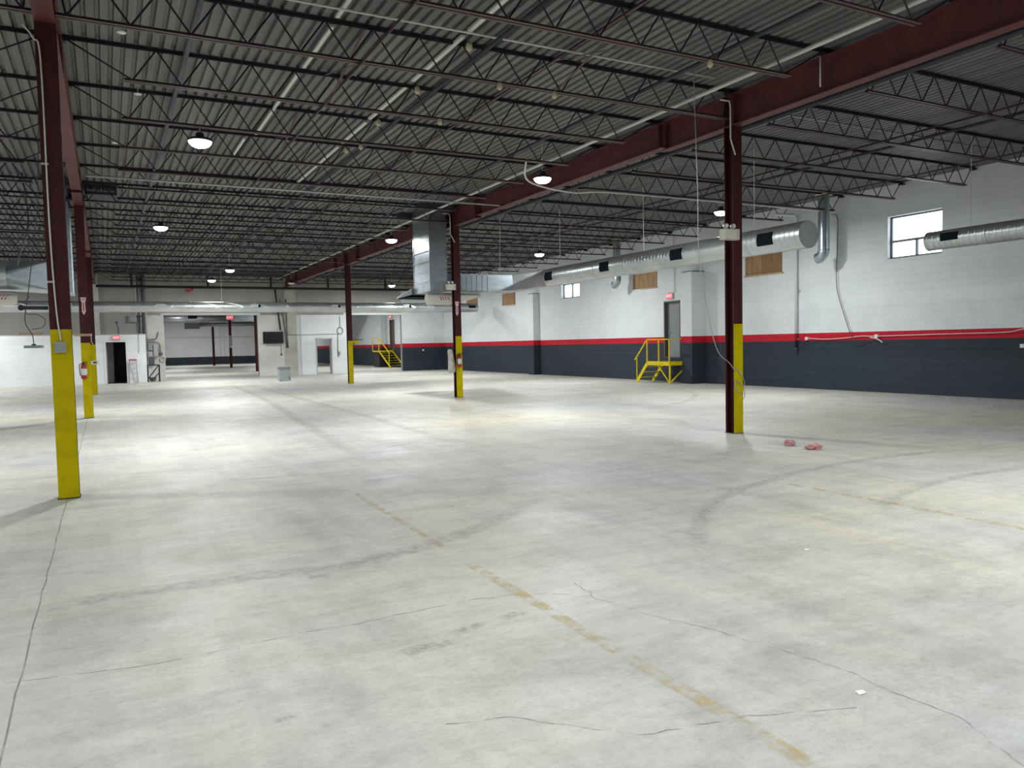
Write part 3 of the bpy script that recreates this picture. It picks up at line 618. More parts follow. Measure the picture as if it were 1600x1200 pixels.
# ------------------------------------------------------------------ high-bay lamps
def lamp(x, y, z, label, lit=True, grp='round high-bay lamps', k=1.0):
    t = thing('high_bay_lamp', (x, y, z), label, 'lamp', grp)
    obj('housing', MB().lathe([(.19,0),(.195,.02),(.18,.045),(.13,.06),(.07,.07),(.065,.13),(.04,.15)], (x,y,z), 24), 'black' if not lit else 'navy', t, True)
    obj('lens', MB().lathe([(.03,-.095),(.09,-.088),(.14,-.065),(.17,-.03),(.182,.002)], (x,y,z), 24), 'lens' if lit else 'lensoff', t, True)
    obj('hook', MB().tube([(x,y,z+.15),(x,y,5.705 if y < 45 else 5.752)], .006, 5), 'cable', t)
    if lit:
        L = bpy.data.lights.new('lamp_light', 'AREA'); L.shape = 'DISK'; L.size = .34; L.energy = LAMP_W*k; L.color = LAMP_COL
        lo = bpy.data.objects.new('lamp_light', L); C.objects.link(lo); lo.parent = t; lo.location = (0, 0, -.10)
for x_, y_, lab in ((1.52,13.7,'lit round high-bay lamp, nearest and largest in view'), (8.2,14.05,'lit high-bay lamp beside the right girder past the nearest column'), (1.5,23.55,'lit high-bay lamp straight beyond the largest one'), (8.32,24.0,'lit high-bay lamp left of the tall square duct'),
        (14.97,26.0,'lit high-bay lamp above the long spiral duct midway'), (14.82,15.9,'lit high-bay lamp beside nearest right column near window wall'), (4.9,35.3,'lit high-bay lamp in the far centre bay, upper of two'), (4.78,40.7,'lit high-bay lamp nearest the far opening, lower of two'), (14.5,42.0,'lit high-bay lamp just left of the tall duct near far wall'),
        (1.5,2.2,'high-bay lamp overhead left of the viewer'), (8.2,2.6,'high-bay lamp overhead right of the viewer'), (-5.4,3.6,'high-bay lamp in the left bay beside the viewer'), (-5.4,12.6,'high-bay lamp in the left bay near the first column'), (-5.4,23.5,'high-bay lamp in the left bay near the second column'), (-5.6,34.0,'high-bay lamp in the left bay near the third column'), (-6.0,41.0,'high-bay lamp over the low white room end'), (1.5,-6.2,'high-bay lamp behind the viewer on the left'), (8.2,-6,'high-bay lamp behind the viewer on the right'), (14.8,35.0,'high-bay lamp over the far end of the window-wall bay'),
        (5.5,53.0,'back hall high-bay lamp behind the far wall opening'), (13.5,60.0,'back hall high-bay lamp near its red columns'), (3.6,66.0,'back hall high-bay lamp in the middle'), (13.5,80.0,'back hall high-bay lamp near the end wall'), (6.5,82.0,'back hall high-bay lamp at the end wall left'), (15.5,52.0,'back hall high-bay lamp above the yellow steps')):
    lamp(x_, y_, 5.0, lab, k=(1.35 if x_ > 5 else .5 if x_ > 0 else .8) if y_ < 5 else 1)
lamp(8.78, 41.4, 5.0, 'unlit round high-bay lamp near the far end of right girder', False)

# ------------------------------------------------------------------ ducts
def round_duct(name, p, q, r, label, grilles=(), side=-1, caps=(True, True)):
    p = Vector(p); q = Vector(q); t = thing(name, p, label, 'duct')
    d = (q-p); L = d.length; d.normalize(); n = int(L/1.5)+1
    obj('spiral_tube', MB().tube([p, q], r, 40, False), 'spiral', t, True)
    for k in range(1, n):
        c = p + d*(L*k/n); obj('joint_ring', MB().tube([c-d*.02, c-d*.018, c+d*.018, c+d*.02], [r, r+.006, r+.006, r], 40, False), 'spiral', t, True)
    for c, s, on in ((p, -1, caps[0]), (q, 1, caps[1])):
        if on: obj('end_cap', MB().tube([c+d*s*.0, c+d*s*.012], r*.995, 40), 'cap', t); obj('cap_rim', MB().tube([c-d*s*.03, c+d*s*.014], r+.004, 40, False), 'spiral', t, True)
    return t
ZA = 3.66
dA = round_duct('spiral_duct', (12.6, 11.05, ZA), (12.6, 21.35, ZA), .275, 'long spiral duct with round end cap and dark grilles', caps=(True, False))
for y in (11.95, 14.8, 17.86, 20.9):
    mb = MB(); n = 6                                   # curved register on the side facing the room
    for yy in (y-.22, y+.22):
        for k in range(n+1):
            a = math.radians(180-29+k*56/n); 
            for rr_ in (.272, .283): mb.v.append((12.6+rr_*math.cos(a), yy, ZA+rr_*math.sin(a)))
    m2 = (n+1)*2
    for k in range(n):
        a = 2*k; mb.f += [(a+1, a+3, m2+a+3, m2+a+1), (a, m2+a, m2+a+2, a+2), (a, a+2, a+3, a+1), (m2+a, m2+a+1, m2+a+3, m2+a+2)]
    mb.f += [(0,1,m2+1,m2), (2*n, m2+2*n, m2+2*n+1, 2*n+1)]
    g_ = obj('grille', mb, 'grille', dA)
dB = round_duct('spiral_duct', (16.1, 3.0, 3.63), (16.1, 10.8, 3.63), .205, 'narrower spiral duct entering from the right edge before the window', caps=(True, True))
obj('grille', MB().box(15.885, 15.93, 10.05, 10.43, 3.58, 3.745), 'grille', dB)
dF = round_duct('spiral_duct', (XB+.5, 39.0, 3.60), (18.35, 39.0, 3.60), .245, 'long spiral duct across the hall before the far wall')
for x_ in (-1.4, 2.35, 6.5, 10.4, 14.2, 18.0): obj('grille', MB().box(x_-.22, x_+.2, 38.735, 38.80, 3.58, 3.72), 'galvd' if x_ < 17 else 'grille', dF); 
for x_ in (6.62, 10.52, 14.32): obj('grille_slot', MB().box(x_, x_+.1, 38.73, 38.736, 3.58, 3.72), 'grille', dF)
# hangers of the ducts
for i, (p, q, lab) in enumerate((((12.6,12.5,3.94),(12.6,12.5,5.68),'thin hanger wire at the capped end of the long duct'), ((12.6,16.4,3.94),(12.6,16.4,5.68),'thin hanger wire over middle of the long duct'), ((12.6,20.6,3.94),(12.6,20.6,5.68),'thin hanger wire near the far end of the long duct'), ((16.1,9.9,3.83),(16.1,9.9,5.68),'thin hanger wire of the narrow duct by the window'), ((5.0,39,3.85),(5.0,39,5.68),'thin hanger rod of the far cross duct'), ((11.2,22.0,3.74),(11.25,22.0,5.6),'bent hanger rod over the rectangular duct'))):
    tag(obj('hanger_rod', MB().tube([p, q], .008, 6), 'cable'), lab, 'hanger')
# roof unit drops : square plenum, rectangular branch, transition
pR = thing('plenum_duct', (8.85, 22.05, 3.19), 'tall square galvanised duct drop beside the second right column', 'duct')
obj('casing', MB().box(8.58, 9.14, 21.40, 22.72, 3.19, 5.69), 'galv', pR)
sm = MB()
for z in (3.19, 3.47, 3.77, 4.08, 4.38, 4.68, 4.98): sm.box(8.566, 9.154, 21.386, 22.734, z, z+.022)
obj('seam', sm, 'galv', pR); obj('corner_flange', MB().box(8.568,8.60,21.388,21.42,3.19,4.9).box(8.568,8.60,22.70,22.732,3.19,4.9).box(8.568,9.15,21.388,22.73,3.18,3.21), 'galv', pR)
rb = thing('rectangular_duct', (10.3, 22.0, 3.22), 'rectangular galvanised branch duct running to the long spiral duct', 'duct')
obj('casing', MB().box(9.50, 10.52, 21.45, 22.65, 3.22, 3.72).box(9.156, 9.50, 21.45, 22.65, 3.22, 3.72), 'galv', rb)
sm = MB()
for x_ in (9.62, 9.80, 9.97, 10.14, 10.32, 10.50): sm.box(x_-.012, x_+.012, 21.425, 22.675, 3.205, 3.736)
obj('seam', sm, 'galv', rb)
ring = [(12.6+.275*math.cos(a), 21.35, ZA+.275*math.sin(a)) for a in [2*math.pi*k/28 for k in range(28)]]
obj('transition', hull([(10.52,21.45,3.22),(10.52,22.65,3.22),(10.52,21.45,3.72),(10.52,22.65,3.72),(11.35,21.45,3.72),(11.4,21.45,3.25),(11.9,22.65,3.72),(11.9,22.65,3.25)]), 'galv', rb)
obj('elbow', hull([(11.35,21.46,3.72),(11.4,21.46,3.25),(11.9,22.65,3.72),(11.9,22.65,3.25)] + ring + [(12.85,21.9,3.5),(12.85,21.9,3.8)]), 'galvd', rb)
dr = thing('wrapped_duct', (9.3, 21.9, 2.85), 'pale tapering duct with red lettering under the square drop', 'duct')
obj('cone', MB().tube([(8.66,21.95,2.99),(8.70,21.95,2.99),(9.4,21.95,2.99),(10.45,21.95,3.11)], [.14,.18,.18,.06], 24), 'wrap', dr, True)
[obj('red_letter', MB().bar((x_, 21.95-.182*math.cos(.3), 2.99+.182*math.sin(.3)), (x_+.05, 21.95-.182, 2.95), .03, .006, (0,1,0)), 'redtape', dr) for x_ in (9.04, 9.12, 9.20, 9.28)]
hd = thing('intake_hood', (8.9, 23.6, 3.1), 'dark open-bottomed hood behind the square duct drop', 'hood')
obj('shell', hull([(8.5,22.75,3.36),(9.2,22.75,3.36),(8.5,22.75,3.17),(9.2,22.75,3.17),(8.49,24.2,3.12),(9.75,24.4,3.12),(8.52,24.2,3.17),(9.75,24.4,3.17)]), 'darkpipe', hd); obj('opening', MB().prism([(8.52,22.9),(9.25,22.9),(9.65,24.3),(8.53,24.1)], 3.105, 3.118, 'Z'), 'grille', hd)  # dark sheet paints the hood's shaded inside onto its closed bottom
pL = thing('plenum_duct', (-.93, 22.1, 3.05), 'tall square galvanised duct drop behind the two nearest left columns', 'duct')
obj('casing', MB().box(-1.06, -.64, 21.42, 22.78, 3.05, 5.69), 'galv', pL)
sm = MB()
for z in (3.05, 3.36, 3.66, 3.97, 4.27, 4.58, 4.88): sm.box(-1.068, -.632, 21.406, 22.794, z, z+.022)
obj('seam', sm, 'galv', pL); obj('corner_flange', MB().box(-.66,-.628,21.408,21.44,3.05,4.9).box(-1.07,-.628,21.408,22.79,3.04,3.07), 'galv', pL)
tL = thing('transition_duct', (-1.8, 22.1, 3.08), 'faceted sheet-metal duct transition left of the nearest left column', 'duct')
rl = [(-2.0, 22.05+.36*math.cos(a), 3.46+.36*math.sin(a)) for a in [2*math.pi*k/32 for k in range(32)]]
obj('transition', hull([(-1.06,21.42,3.08),(-1.06,22.7,3.08),(-1.06,21.42,3.78),(-1.06,22.7,3.78)] + rl), 'galv', tL)
obj('tube', MB().tube([(-2.0,22.05,3.46),(-9.6,22.05,3.46)], .36, 36, False), 'spiral', tL, True); obj('bottom_edge', MB().box(-3.2,-1.2,21.38,21.46,3.06,3.09), 'white', tL)
dl = thing('wrapped_duct', (-2.2, 21.9, 2.82), 'pale capped duct with red lettering at left image edge', 'duct')
obj('drum', MB().tube([(-3.2,21.9,2.90),(-1.92,21.9,2.90),(-1.82,21.9,2.90)], [.16,.16,.11], 20), 'wrap', dl, True); [obj('red_letter', MB().bar((x_, 21.9-.162*math.cos(.5), 2.90+.162*math.sin(.5)), (x_-.06, 21.9-.163, 2.88), .025, .006, (0,1,0)), 'redtape', dl) for x_ in (-1.99, -2.06, -2.13)]
# roof curbs around the drops
for (a, b, lab) in ((8.2, 9.25, 'dark roof curb above the right square duct'), (-1.05, -.55, 'dark roof curb above the left square duct')):
    tag(obj('roof_curb', MB().box(a, b, 21.05, 21.4, 5.52, 5.70).box(a, b, 22.8, 23.1, 5.52, 5.70), 'navy'), lab, 'roof curb')
tag(obj('roof_hatch', MB().box(-.28, .42, 21.6, 22.7, 5.45, 5.52).box(-.28,-.24,21.6,22.7,5.52,5.7).box(.38,.42,21.6,22.7,5.52,5.7), 'navy'), 'dark rectangular hatch panel in the roof near left girder', 'hatch')
# fresh-air drops with elbows by the window wall
def drop(x, y, z, r, label):
    t = thing('elbow_duct', (x, y, z), label, 'duct', 'elbow ducts by the window wall')
    obj('riser', MB().tube([(x,y,z+.12),(x,y,5.72)], r, 28, False), 'galv', t, True)
    pts = [(x, y, z+.12)] + [(x, y + .22*(1-math.cos(a)), z+.12-.22*math.sin(a)) for a in [math.radians(k*15) for k in range(1, 7)]]
    obj('elbow', MB().tube(pts, r*1.01, 28), 'galv', t, False)
    rg = MB()
    for p in (pts[0], pts[3]): rg.lathe([(r*1.0,-.012),(r*1.06,-.008),(r*1.06,.008),(r*1.0,.012)], pts[0], 28) if p == pts[0] else None
    obj('collar', rg, 'galv', t, True)
    obj('foam_seal', MB().lathe([(r,0),(r+.09,.01),(r+.07,.05),(r,.06)], (x,y,5.65), 18), 'tan', t, True)
drop(18.5, 15.66, 3.98, .155, 'shiny round elbow duct dropping from roof beside the duct end')
drop(18.5, 25.85, 3.98, .155, 'round elbow duct dropping from roof behind the long spiral duct')

# ------------------------------------------------------------------ window wall fittings
def window(n, y0, y1, z0, z1, tr, label):
    x0, x1 = XW+.12, XW+.17
    f = MB().box(x0,x1,y0,y0+.045,z0,z1).box(x0,x1,y1-.045,y1,z0,z1).box(x0,x1,y0,y1,z1-.045,z1).box(x0,x1,y0,y1,z0,z0+.04)
    f.box(x0-.02, x1, y0, y1, z0+tr-.03, z0+tr+.03); ym = (y0+y1)/2; f.box(x0-.02, x1, ym-.028, ym+.028, z0, z0+tr if n == 1 else z1)
    o = struct('window_%d' % n, f, 'alu', None, label, 'window')
    xg = XW+.145
    panes = [(y0+.045, y1-.045, z0+tr+.02, z1-.045), (y0+.045, ym-.015, z0+.04, z0+tr-.02), (ym+.015, y1-.045, z0+.04, z0+tr-.02)] if n == 1 else [(y0+.045, ym-.015, z0+.04, z1-.045), (ym+.015, y1-.045, z0+.04, z1-.045)]
    for a, b, c, d in panes: obj('pane', MB().box(xg-.002, xg+.002, a, b, c, d), 'glass', o)
    obj('sill', MB().box(XW-.01, XW+.12, y0, y1, z0-.012, z0), 'alu', o)
    return o
window(1, *WIN[0], .46, 'bright three-pane aluminium window high on the block wall')
window(2, *WIN[1], .0, 'small bright two-pane window high on the far block wall')
for i, (h, lab) in enumerate(zip(BRD, ('wide plywood board over the opening right of nearest column', 'plywood board over the opening left of the grey door', 'plywood board over the opening left of far pilaster', 'plywood board over the opening nearest the far wall'))):
    t = thing('boarded_opening', (XW+.05, (h[0]+h[1])/2, h[2]), lab, 'board', 'boarded window openings')
    sp_ = h[0] + (h[1]-h[0])*(.58 if i == 0 else .18 if i == 2 else .999)
    obj('board', MB().box(XW+.05, XW+.07, h[0], sp_-.004, h[2], h[3]), 'wood2' if i in (0, 2) else 'wood', t)
    if i in (0, 2): obj('board', MB().box(XW+.04, XW+.06, sp_+.004, h[1], h[2], h[3]), 'wood', t)
    if i != 3: obj('sill_board', MB().box(XW-.05, XW+.05, h[0]-(.05 if i == 0 else -.0), h[1]-(0 if i == 0 else .6), h[2]-.03, h[2]+.015), 'timber', t)
# grey door, exit sign
d = MB().box(XW-.02, XW+.24, DOOR[0], DOOR[0]+.05, DOOR[2], DOOR[3]).box(XW-.02, XW+.24, DOOR[1]-.05, DOOR[1], DOOR[2], DOOR[3]).box(XW-.02, XW+.24, DOOR[0], DOOR[1], DOOR[3]-.05, DOOR[3]).box(XW, XW+.24, DOOR[0], DOOR[1], DOOR[2], DOOR[2]+.03)
door1 = struct('door_1', d, 'frame', None, 'tall grey steel door above the yellow steps', 'door')
lf = obj('door_leaf', MB().box(XW+.14, XW+.19, DOOR[0]+.05, DOOR[1]-.05, DOOR[2]+.03, DOOR[3]-.05), 'doorg', door1)
obj('handle', MB().box(XW+.11, XW+.14, DOOR[1]-.16, DOOR[1]-.12, DOOR[2]+.9, DOOR[2]+1.08).tube([(XW+.10,DOOR[1]-.14,DOOR[2]+1.0),(XW+.10,DOOR[1]-.26,DOOR[2]+1.0)], .012, 8), 'alum', lf)
d2 = MB().box(XW-.02, XW+.24, DOOR2[0], DOOR2[0]+.05, DOOR2[2], DOOR2[3]).box(XW-.02, XW+.24, DOOR2[1]-.05, DOOR2[1], DOOR2[2], DOOR2[3]).box(XW-.02, XW+.24, DOOR2[0], DOOR2[1], DOOR2[3]-.05, DOOR2[3])
door4 = struct('door_4', d2, 'frame', None, 'brown door at the top of the far yellow steps', 'door'); obj('door_leaf', MB().box(XW+.1, XW+.15, DOOR2[0]+.05, DOOR2[1]-.05, DOOR2[2], DOOR2[3]-.05), 'frame', door4)
def exit_sign(c, ux, nrm, w_, h_, label):
    c = Vector(c); ux = Vector(ux); nr = Vector(nrm); uz = Vector((0,0,1)); t = thing('exit_sign', c, label, 'exit sign', 'red exit signs')
    def slab(a, b, c0, c1, d0, d1):
        mb = MB(); mb.box(a, b, d0, d1, c0, c1); mb.v = [tuple(c + ux*x + uz*z + nr*y) for x, y, z in mb.v]; return mb
    obj('housing', slab(-w_/2, w_/2, -h_/2, h_/2, .005, .07), 'offw', t); fc = obj('face', slab(-w_/2+.02, w_/2-.02, -h_/2+.02, h_/2-.02, .07, .074), 'exitr', t)
    obj('lettering', text_mb('EXIT', h_*.62, c + nr*.076, ux, uz, .002), 'exitw', fc)
exit_sign((XW-.01, 23.35, 3.27), (0,-1,0), (-1,0,0), .36, .24, 'lit red exit sign above the grey door')
exit_sign((.50, YLR-.01, 2.28), (1,0,0), (0,-1,0), .34, .22, 'lit red exit sign above the dark doorway')
exit_sign((XR, 68.78, 4.25), (1,0,0), (0,-1,0), .55, .42, 'lit red exit sign on the back hall column')
exit_sign((XW-.02, 55.9, 3.78), (0,-1,0), (-1,0,0), .5, .26, 'lit red exit sign above the far brown door')
tag(obj('wall_conduit', MB().tube([(XW-.04, 23.1, 3.40),(XW-.04, 23.1, 5.60)], .014, 6), 'conduit'), 'thin conduit rising from the exit sign above the grey door', 'conduit')
# wall pipe, wall cables
wp = thing('wall_pipe', (19.08, 17.2, 1.2), 'vertical drain pipe on wall, white above and dark below', 'pipe')
obj('pipe', MB().tube([(18.2,17.2,5.34),(18.98,17.2,5.36),(19.08,17.2,5.28),(19.08,17.2,1.25)], .042, 14), 'band', wp, True); obj('foot', MB().lathe([(.05,-.06),(.065,-.03),(.05,.02)], (19.08,17.2,1.25), 12), 'navy', wp, True); obj('clamp', MB().box(19.08,19.2,17.14,17.26,3.0,3.03).box(19.08,19.2,17.14,17.26,1.52,1.55), 'conduit', wp)
pipe('wall_cable', spline([(19.16,15.95,5.2),(19.12,15.70,5.06),(19.12,15.70,4.2),(19.12,15.73,3.2),(19.12,15.61,2.64),(19.10,15.17,1.54),(19.08,14.95,1.40),(19.10,14.75,1.50)], 6), .011, 'dcable', 'grey cable hanging down the wall right of the elbow duct', 'cable', 6)
pipe('wall_cable', spline([(19.14,16.75,1.55),(19.14,16.1,1.52),(19.14,15.4,1.55),(19.14,14.9,1.59),(19.14,14.4,1.58),(19.14,12.5,1.60),(19.14,11.0,1.61),(19.14,10.6,1.66),(19.14,10.46,1.78),(19.14,10.44,2.6)], 6), .012, 'cable', 'white cable running along the red wall stripe', 'cable', 6)
pipe('wall_cable', spline([(19.13,14.6,1.55),(19.10,14.35,1.50),(19.06,14.15,1.40)], 5), .016, 'cable', 'frayed short white cable end below the red stripe', 'cable', 6)
for i, (y, z) in enumerate(((16.83, 1.55), (14.40, 1.58), (10.5, 1.28))): tag(obj('outlet_box', MB().box(19.11,19.196,y-.05,y+.05,z-.045,z+.045).box(19.105,19.11,y-.035,y+.035,z-.03,z+.03), 'label'), ['small white outlet box on stripe beside the drain pipe','small white outlet box on stripe below the window','small white outlet box at right image edge'][i], 'outlet box', 'wall outlet boxes')

# ------------------------------------------------------------------ yellow steps by the grey door
st = thing('access_steps', (18.6, 22.9, 0), 'yellow steel steps and platform under the grey door', 'steps')
Z0 = .80; x0, x1, ya, yb = 18.05, 19.17, 22.05, 23.38
obj('platform', MB().box(x0, x1, ya, yb, Z0-.03, Z0), 'navy', st); obj('platform_edge', MB().box(x0-.01, x0, ya-.01, yb+.01, Z0-.14, Z0+.01).box(x0, x1, ya-.01, ya, Z0-.14, Z0+.01).box(x0, x1, yb, yb+.01, Z0-.14, Z0+.01), 'yrail', st)
for x_ in (x0+.01, x0+.78): obj('stringer', MB().bar((x_, yb, Z0-.07), (x_, 24.02, .02), .02, .13), 'yrail', st)
for k in range(3):
    f = (k+1)/4; obj('tread', MB().box(x0+.02, x0+.77, yb+.64*f-.10, yb+.64*f+.11, Z0*(1-f)-.02, Z0*(1-f)), 'yrail', st)
obj('post', MB().bar((x0+.02, ya+.02, 0), (x0+.02, ya+.02, Z0), .05), 'yrail', st)
obj('brace', MB().bar((x0+.02, ya+.04, .03), (x0+.02, ya+.70, Z0-.13), .035), 'yrail', st); obj('brace', MB().bar((x0+.03, ya+.02, .03), (x0+.85, ya+.02, Z0-.13), .035), 'yrail', st)
for (px, py, pz) in ((x0, ya+.02, 1.62), (x0, ya+.62, 1.62), (x0, yb-.02, 1.62), (x1-.05, ya+.02, 1.62)): obj('baluster', MB().bar((px, py, Z0-.1), (px, py, pz), .038), 'yrail', st)
obj('baluster', MB().bar((x0, 24.0, 0), (x0, 24.0, .98), .03), 'yrail', st)
obj('handrail', MB().bar((x0, ya, 1.62), (x0, yb, 1.62), .038).bar((x0, yb-.02, 1.62), (x0, 24.12, .86), .038).bar((x0, ya+.02, 1.62), (x1-.05, ya+.02, 1.62), .038), 'yrail', st)
# far steps beyond the second opening
s2 = thing('access_steps', (18.6, 55, 0), 'yellow steps with rails beyond the right-hand far opening', 'steps')
Zp = 1.24; x0, x1 = 18.05, 19.15
obj('platform', MB().box(x0, x1, 55.6, 57.1, Zp-.1, Zp), 'yrail', s2)
for x_ in (x0, x1-.06): obj('stringer', MB().bar((x_+.02, 55.6, Zp-.05), (x_+.02, 53.1, .03), .04, .12), 'yrail', s2)
for k in range(6):
    f = (k+1)/7; obj('tread', MB().box(x0+.03, x1-.05, 55.6-2.5*f-.12, 55.6-2.5*f+.12, Zp*(1-f)-.02, Zp*(1-f)), 'yrail', s2)
for py, zb_ in ((53.3, .1), (55.6, Zp), (57.1, Zp)): obj('baluster', MB().bar((x0, py, zb_), (x0, py, zb_+.95), .05), 'yrail', s2)
obj('handrail', MB().bar((x0, 53.2, 1.05), (x0, 55.6, Zp+.95), .05).bar((x0, 55.6, Zp+.95), (x0, 57.1, Zp+.95), .05).bar((x0, 55.6, Zp+.5), (x0, 57.1, Zp+.5), .04), 'yrail', s2)
obj('skirt', MB().box(x0+.06, x1, 55.7, 57.05, 0, Zp-.12), 'black', s2)

# ------------------------------------------------------------------ far wall equipment
tv = thing('television', (8.55, YF-.1, 1.85), 'black flat television mounted on the far pier', 'television')
obj('body', MB().box(7.99, 9.11, YF-.16, YF-.10, 1.87, 2.54), 'black', tv); obj('screen', MB().box(8.01, 9.09, YF-.163, YF-.16, 1.90, 2.52), 'screen', tv); obj('soundbar', MB().box(8.15, 8.9, YF-.15, YF-.06, 1.77, 1.84), 'greybox', tv); obj('mount', MB().box(8.3, 8.8, YF-.10, YF-.05, 2.0, 2.4), 'navy', tv)
obj('cord', MB().tube(spline([(8.98,YF-.08,1.85),(9.0,YF-.08,1.5),(8.98,YF-.08,1.28),(9.04,YF-.08,1.2)], 5), .012, 5), 'dcable', tv); obj('plug', MB().lathe([(.03,-.02),(.06,0),(.03,.02)], (9.0,YF-.08,1.22), 8, 'Y'), 'dcable', tv)
cb = thing('grey_cabinet', (7.45, 37.3, 0), 'grey metal cabinet standing on the open floor before the far wall', 'cabinet')
obj('pad', MB().box(7.1, 7.95, 36.95, 37.75, 0, .03), 'white', cb); obj('body', MB().box(7.18, 7.69, 37.08, 37.58, .03, .70), 'greybox', cb); obj('lid', MB().prism([(37.02,.70),(37.64,.70),(37.62,.74),(37.05,.74)], 7.12, 7.76, 'X'), 'greybox', cb)
for z in (.15, .22): obj('knob', MB().lathe([(.02,-.01),(.02,.01)], (7.62,37.07,z), 8, 'Y'), 'black', cb)
obj('foot', MB().box(7.18,7.26,37.06,37.1,.0,.05), 'black', cb)
fp = thing('sprinkler_main', (8.5, 45.2, 4.95), 'thick black pipe across the top of the far wall', 'pipe')
obj('pipe', MB().tube([(-.3,45.2,4.98),(XW-.3,45.2,5.0)], .07, 12), 'blackpipe', fp, True)
for x_ in (1.35, 5.1, 8.45, 11.7, 15.2): obj('hanger', MB().box(x_-.05, x_+.05, 45.15, 45.25, 5.0, 5.66), 'blackpipe', fp)
obj('thin_pipe', MB().tube([(.5,45.1,5.28),(XW-.4,45.1,5.30)], .02, 6), 'blackpipe', fp)
tag(obj('wall_heater', MB().box(3.95,4.2,45.0,45.3,4.72,4.88).box(4.2,4.35,45.0,45.25,4.8,4.9), 'redtape'), 'small reddish unit under the black pipe over the opening', 'unit')
ed = thing('electrical_conduits', (1.95, 45.6, 2.4), 'bundle of grey conduits rising beside the electrical boxes', 'conduit')
for k, x_ in enumerate((1.62, 1.74, 1.86, 1.98)): obj('conduit', MB().tube([(x_,45.66,1.6 if k > 2 else 2.5),(x_,45.66,5.6)], .04 if k else .03, 8), 'conduit' if k % 2 else 'darkpipe', ed, True)
obj('bend', MB().tube(spline([(2.0,45.62,2.2),(2.25,45.62,2.2),(2.44,45.62,2.24),(2.52,45.62,2.45),(2.55,45.62,2.6)], 4), .025, 6), 'darkpipe', ed, True); obj('drop', MB().tube(spline([(2.0,45.62,2.06),(2.4,45.62,2.06),(2.58,45.62,1.95),(2.62,45.62,1.54)], 4), .025, 6), 'darkpipe', ed, True)
for i, (a, b, c, d_, m_, lab) in enumerate(((2.02,2.24,1.62,2.0,'greybox','upper left grey electrical box on far pier'), (2.28,2.50,1.30,1.95,'conduit','tall pale electrical box on far pier'), (2.02,2.24,1.28,1.56,'conduit','middle left pale electrical box on far pier'), (2.04,2.30,.85,1.22,'darkpipe','lowest dark electrical box on far pier'))):
    t = thing('electrical_box', ((a+b)/2, 45.6, c), lab, 'electrical box', 'electrical boxes on the far pier'); obj('body', MB().box(a,b,45.52,45.735,c,d_), m_, t); obj('door', MB().box(a+.015,b-.015,45.51,45.52,c+.02,d_-.02), m_, t); obj('latch', MB().box(b-.035,b-.02,45.50,45.51,(c+d_)/2-.03,(c+d_)/2+.03), 'black', t)
tag(obj('bell_unit', MB().lathe([(.05,-.05),(.10,-.04),(.10,.03),(.05,.05)], (2.62,45.66,1.42), 12, 'Y'), 'darkpipe', None, True), 'round dark bell beside the electrical boxes', 'bell')
hs = thing('hose_coil', (2.72, 45.66, 1.0), 'coiled pale hose hung on the far pier', 'hose'); obj('coil', MB().tube([(2.72+.13*math.cos(a), 45.66, 1.13+.13*math.sin(a)) for a in [k*math.pi/8 for k in range(17)]], .03, 6), 'wrap', hs, True)
fn = thing('wall_fan', (1.42, 45.6, 3.15), 'square grey wall fan high above the low white room', 'fan'); obj('housing', MB().box(1.14,1.54,45.58,45.78,3.13,3.5), 'conc', fn); obj('guard_ring', MB().lathe([(.10,-.02),(.17,-.03),(.18,0),(.10,.01)], (1.34,45.57,3.31), 16, 'Y'), 'greybox', fn, True); obj('arm', MB().bar((1.54,45.55,3.4),(1.85,45.55,3.46), .05), 'black', fn)
tag(obj('vent_pipe', MB().tube(spline([(.62,44.6,2.47),(.62,44.6,2.8),(.56,44.6,3.05)], 4), .03, 8).lathe([(.04,-.03),(.07,0),(.05,.06)], (.56,44.6,3.08), 8), 'darkpipe', None, True), 'dark bent pipe standing on the low room roof', 'pipe')
pipe('wall_cable', [(1.5,YLR-.02,2.42),(1.5,YLR-.02,1.62),(1.46,YLR-.02,1.5)], .012, 'conduit', 'thin cable drop with box right of the dark doorway', 'cable', 6)
# stepladder
ld = thing('stepladder', (1.18, 42.85, 0), 'aluminium stepladder with red top against the low white room', 'ladder')
for s in (-1, 1): obj('rail', MB().bar((1.18+s*.20,42.72,0),(1.18+s*.15,42.98,1.14), .03, .05), 'alum', ld); obj('rear_leg', MB().bar((1.18+s*.19,43.14,0),(1.18+s*.14,43.02,1.14), .025, .03), 'alum', ld)
for k in range(4):
    z = .22+k*.26; obj('step', MB().box(1.18-.185+.01*k, 1.18+.185-.01*k, 42.72+.26*z/1.14-.03, 42.72+.26*z/1.14+.07, z-.015, z+.01), 'alum', ld)
obj('top_cap', MB().box(1.0,1.36,42.93,43.08,1.13,1.19), 'extred', ld)
# black frame stand
bf = thing('black_frame', (2.1, 43.9, 0), 'black metal frame stand beside the low white room', 'stand')
for x_ in (1.88, 2.42):
    for y in (43.6, 44.1): obj('leg', MB().bar((x_,y,0),(x_,y,.86), .05), 'black', bf)
obj('top_rail', MB().box(1.86,2.44,43.57,43.63,.83,.88).box(1.86,2.44,44.07,44.13,.83,.88).box(1.86,1.91,43.6,44.1,.83,.88).box(2.39,2.44,43.6,44.1,.83,.88), 'black', bf); obj('diagonal', MB().bar((1.90,43.58,.2),(2.36,43.58,.82), .05), 'black', bf); obj('diagonal', MB().bar((2.0,43.62,.05),(2.4,43.62,.45), .045), 'black', bf); obj('basket', MB().lathe([(.08,.0),(.16,.08),(.17,.2),(.15,.21)], (2.1,43.8,.02), 12), 'darkpipe', bf, True)
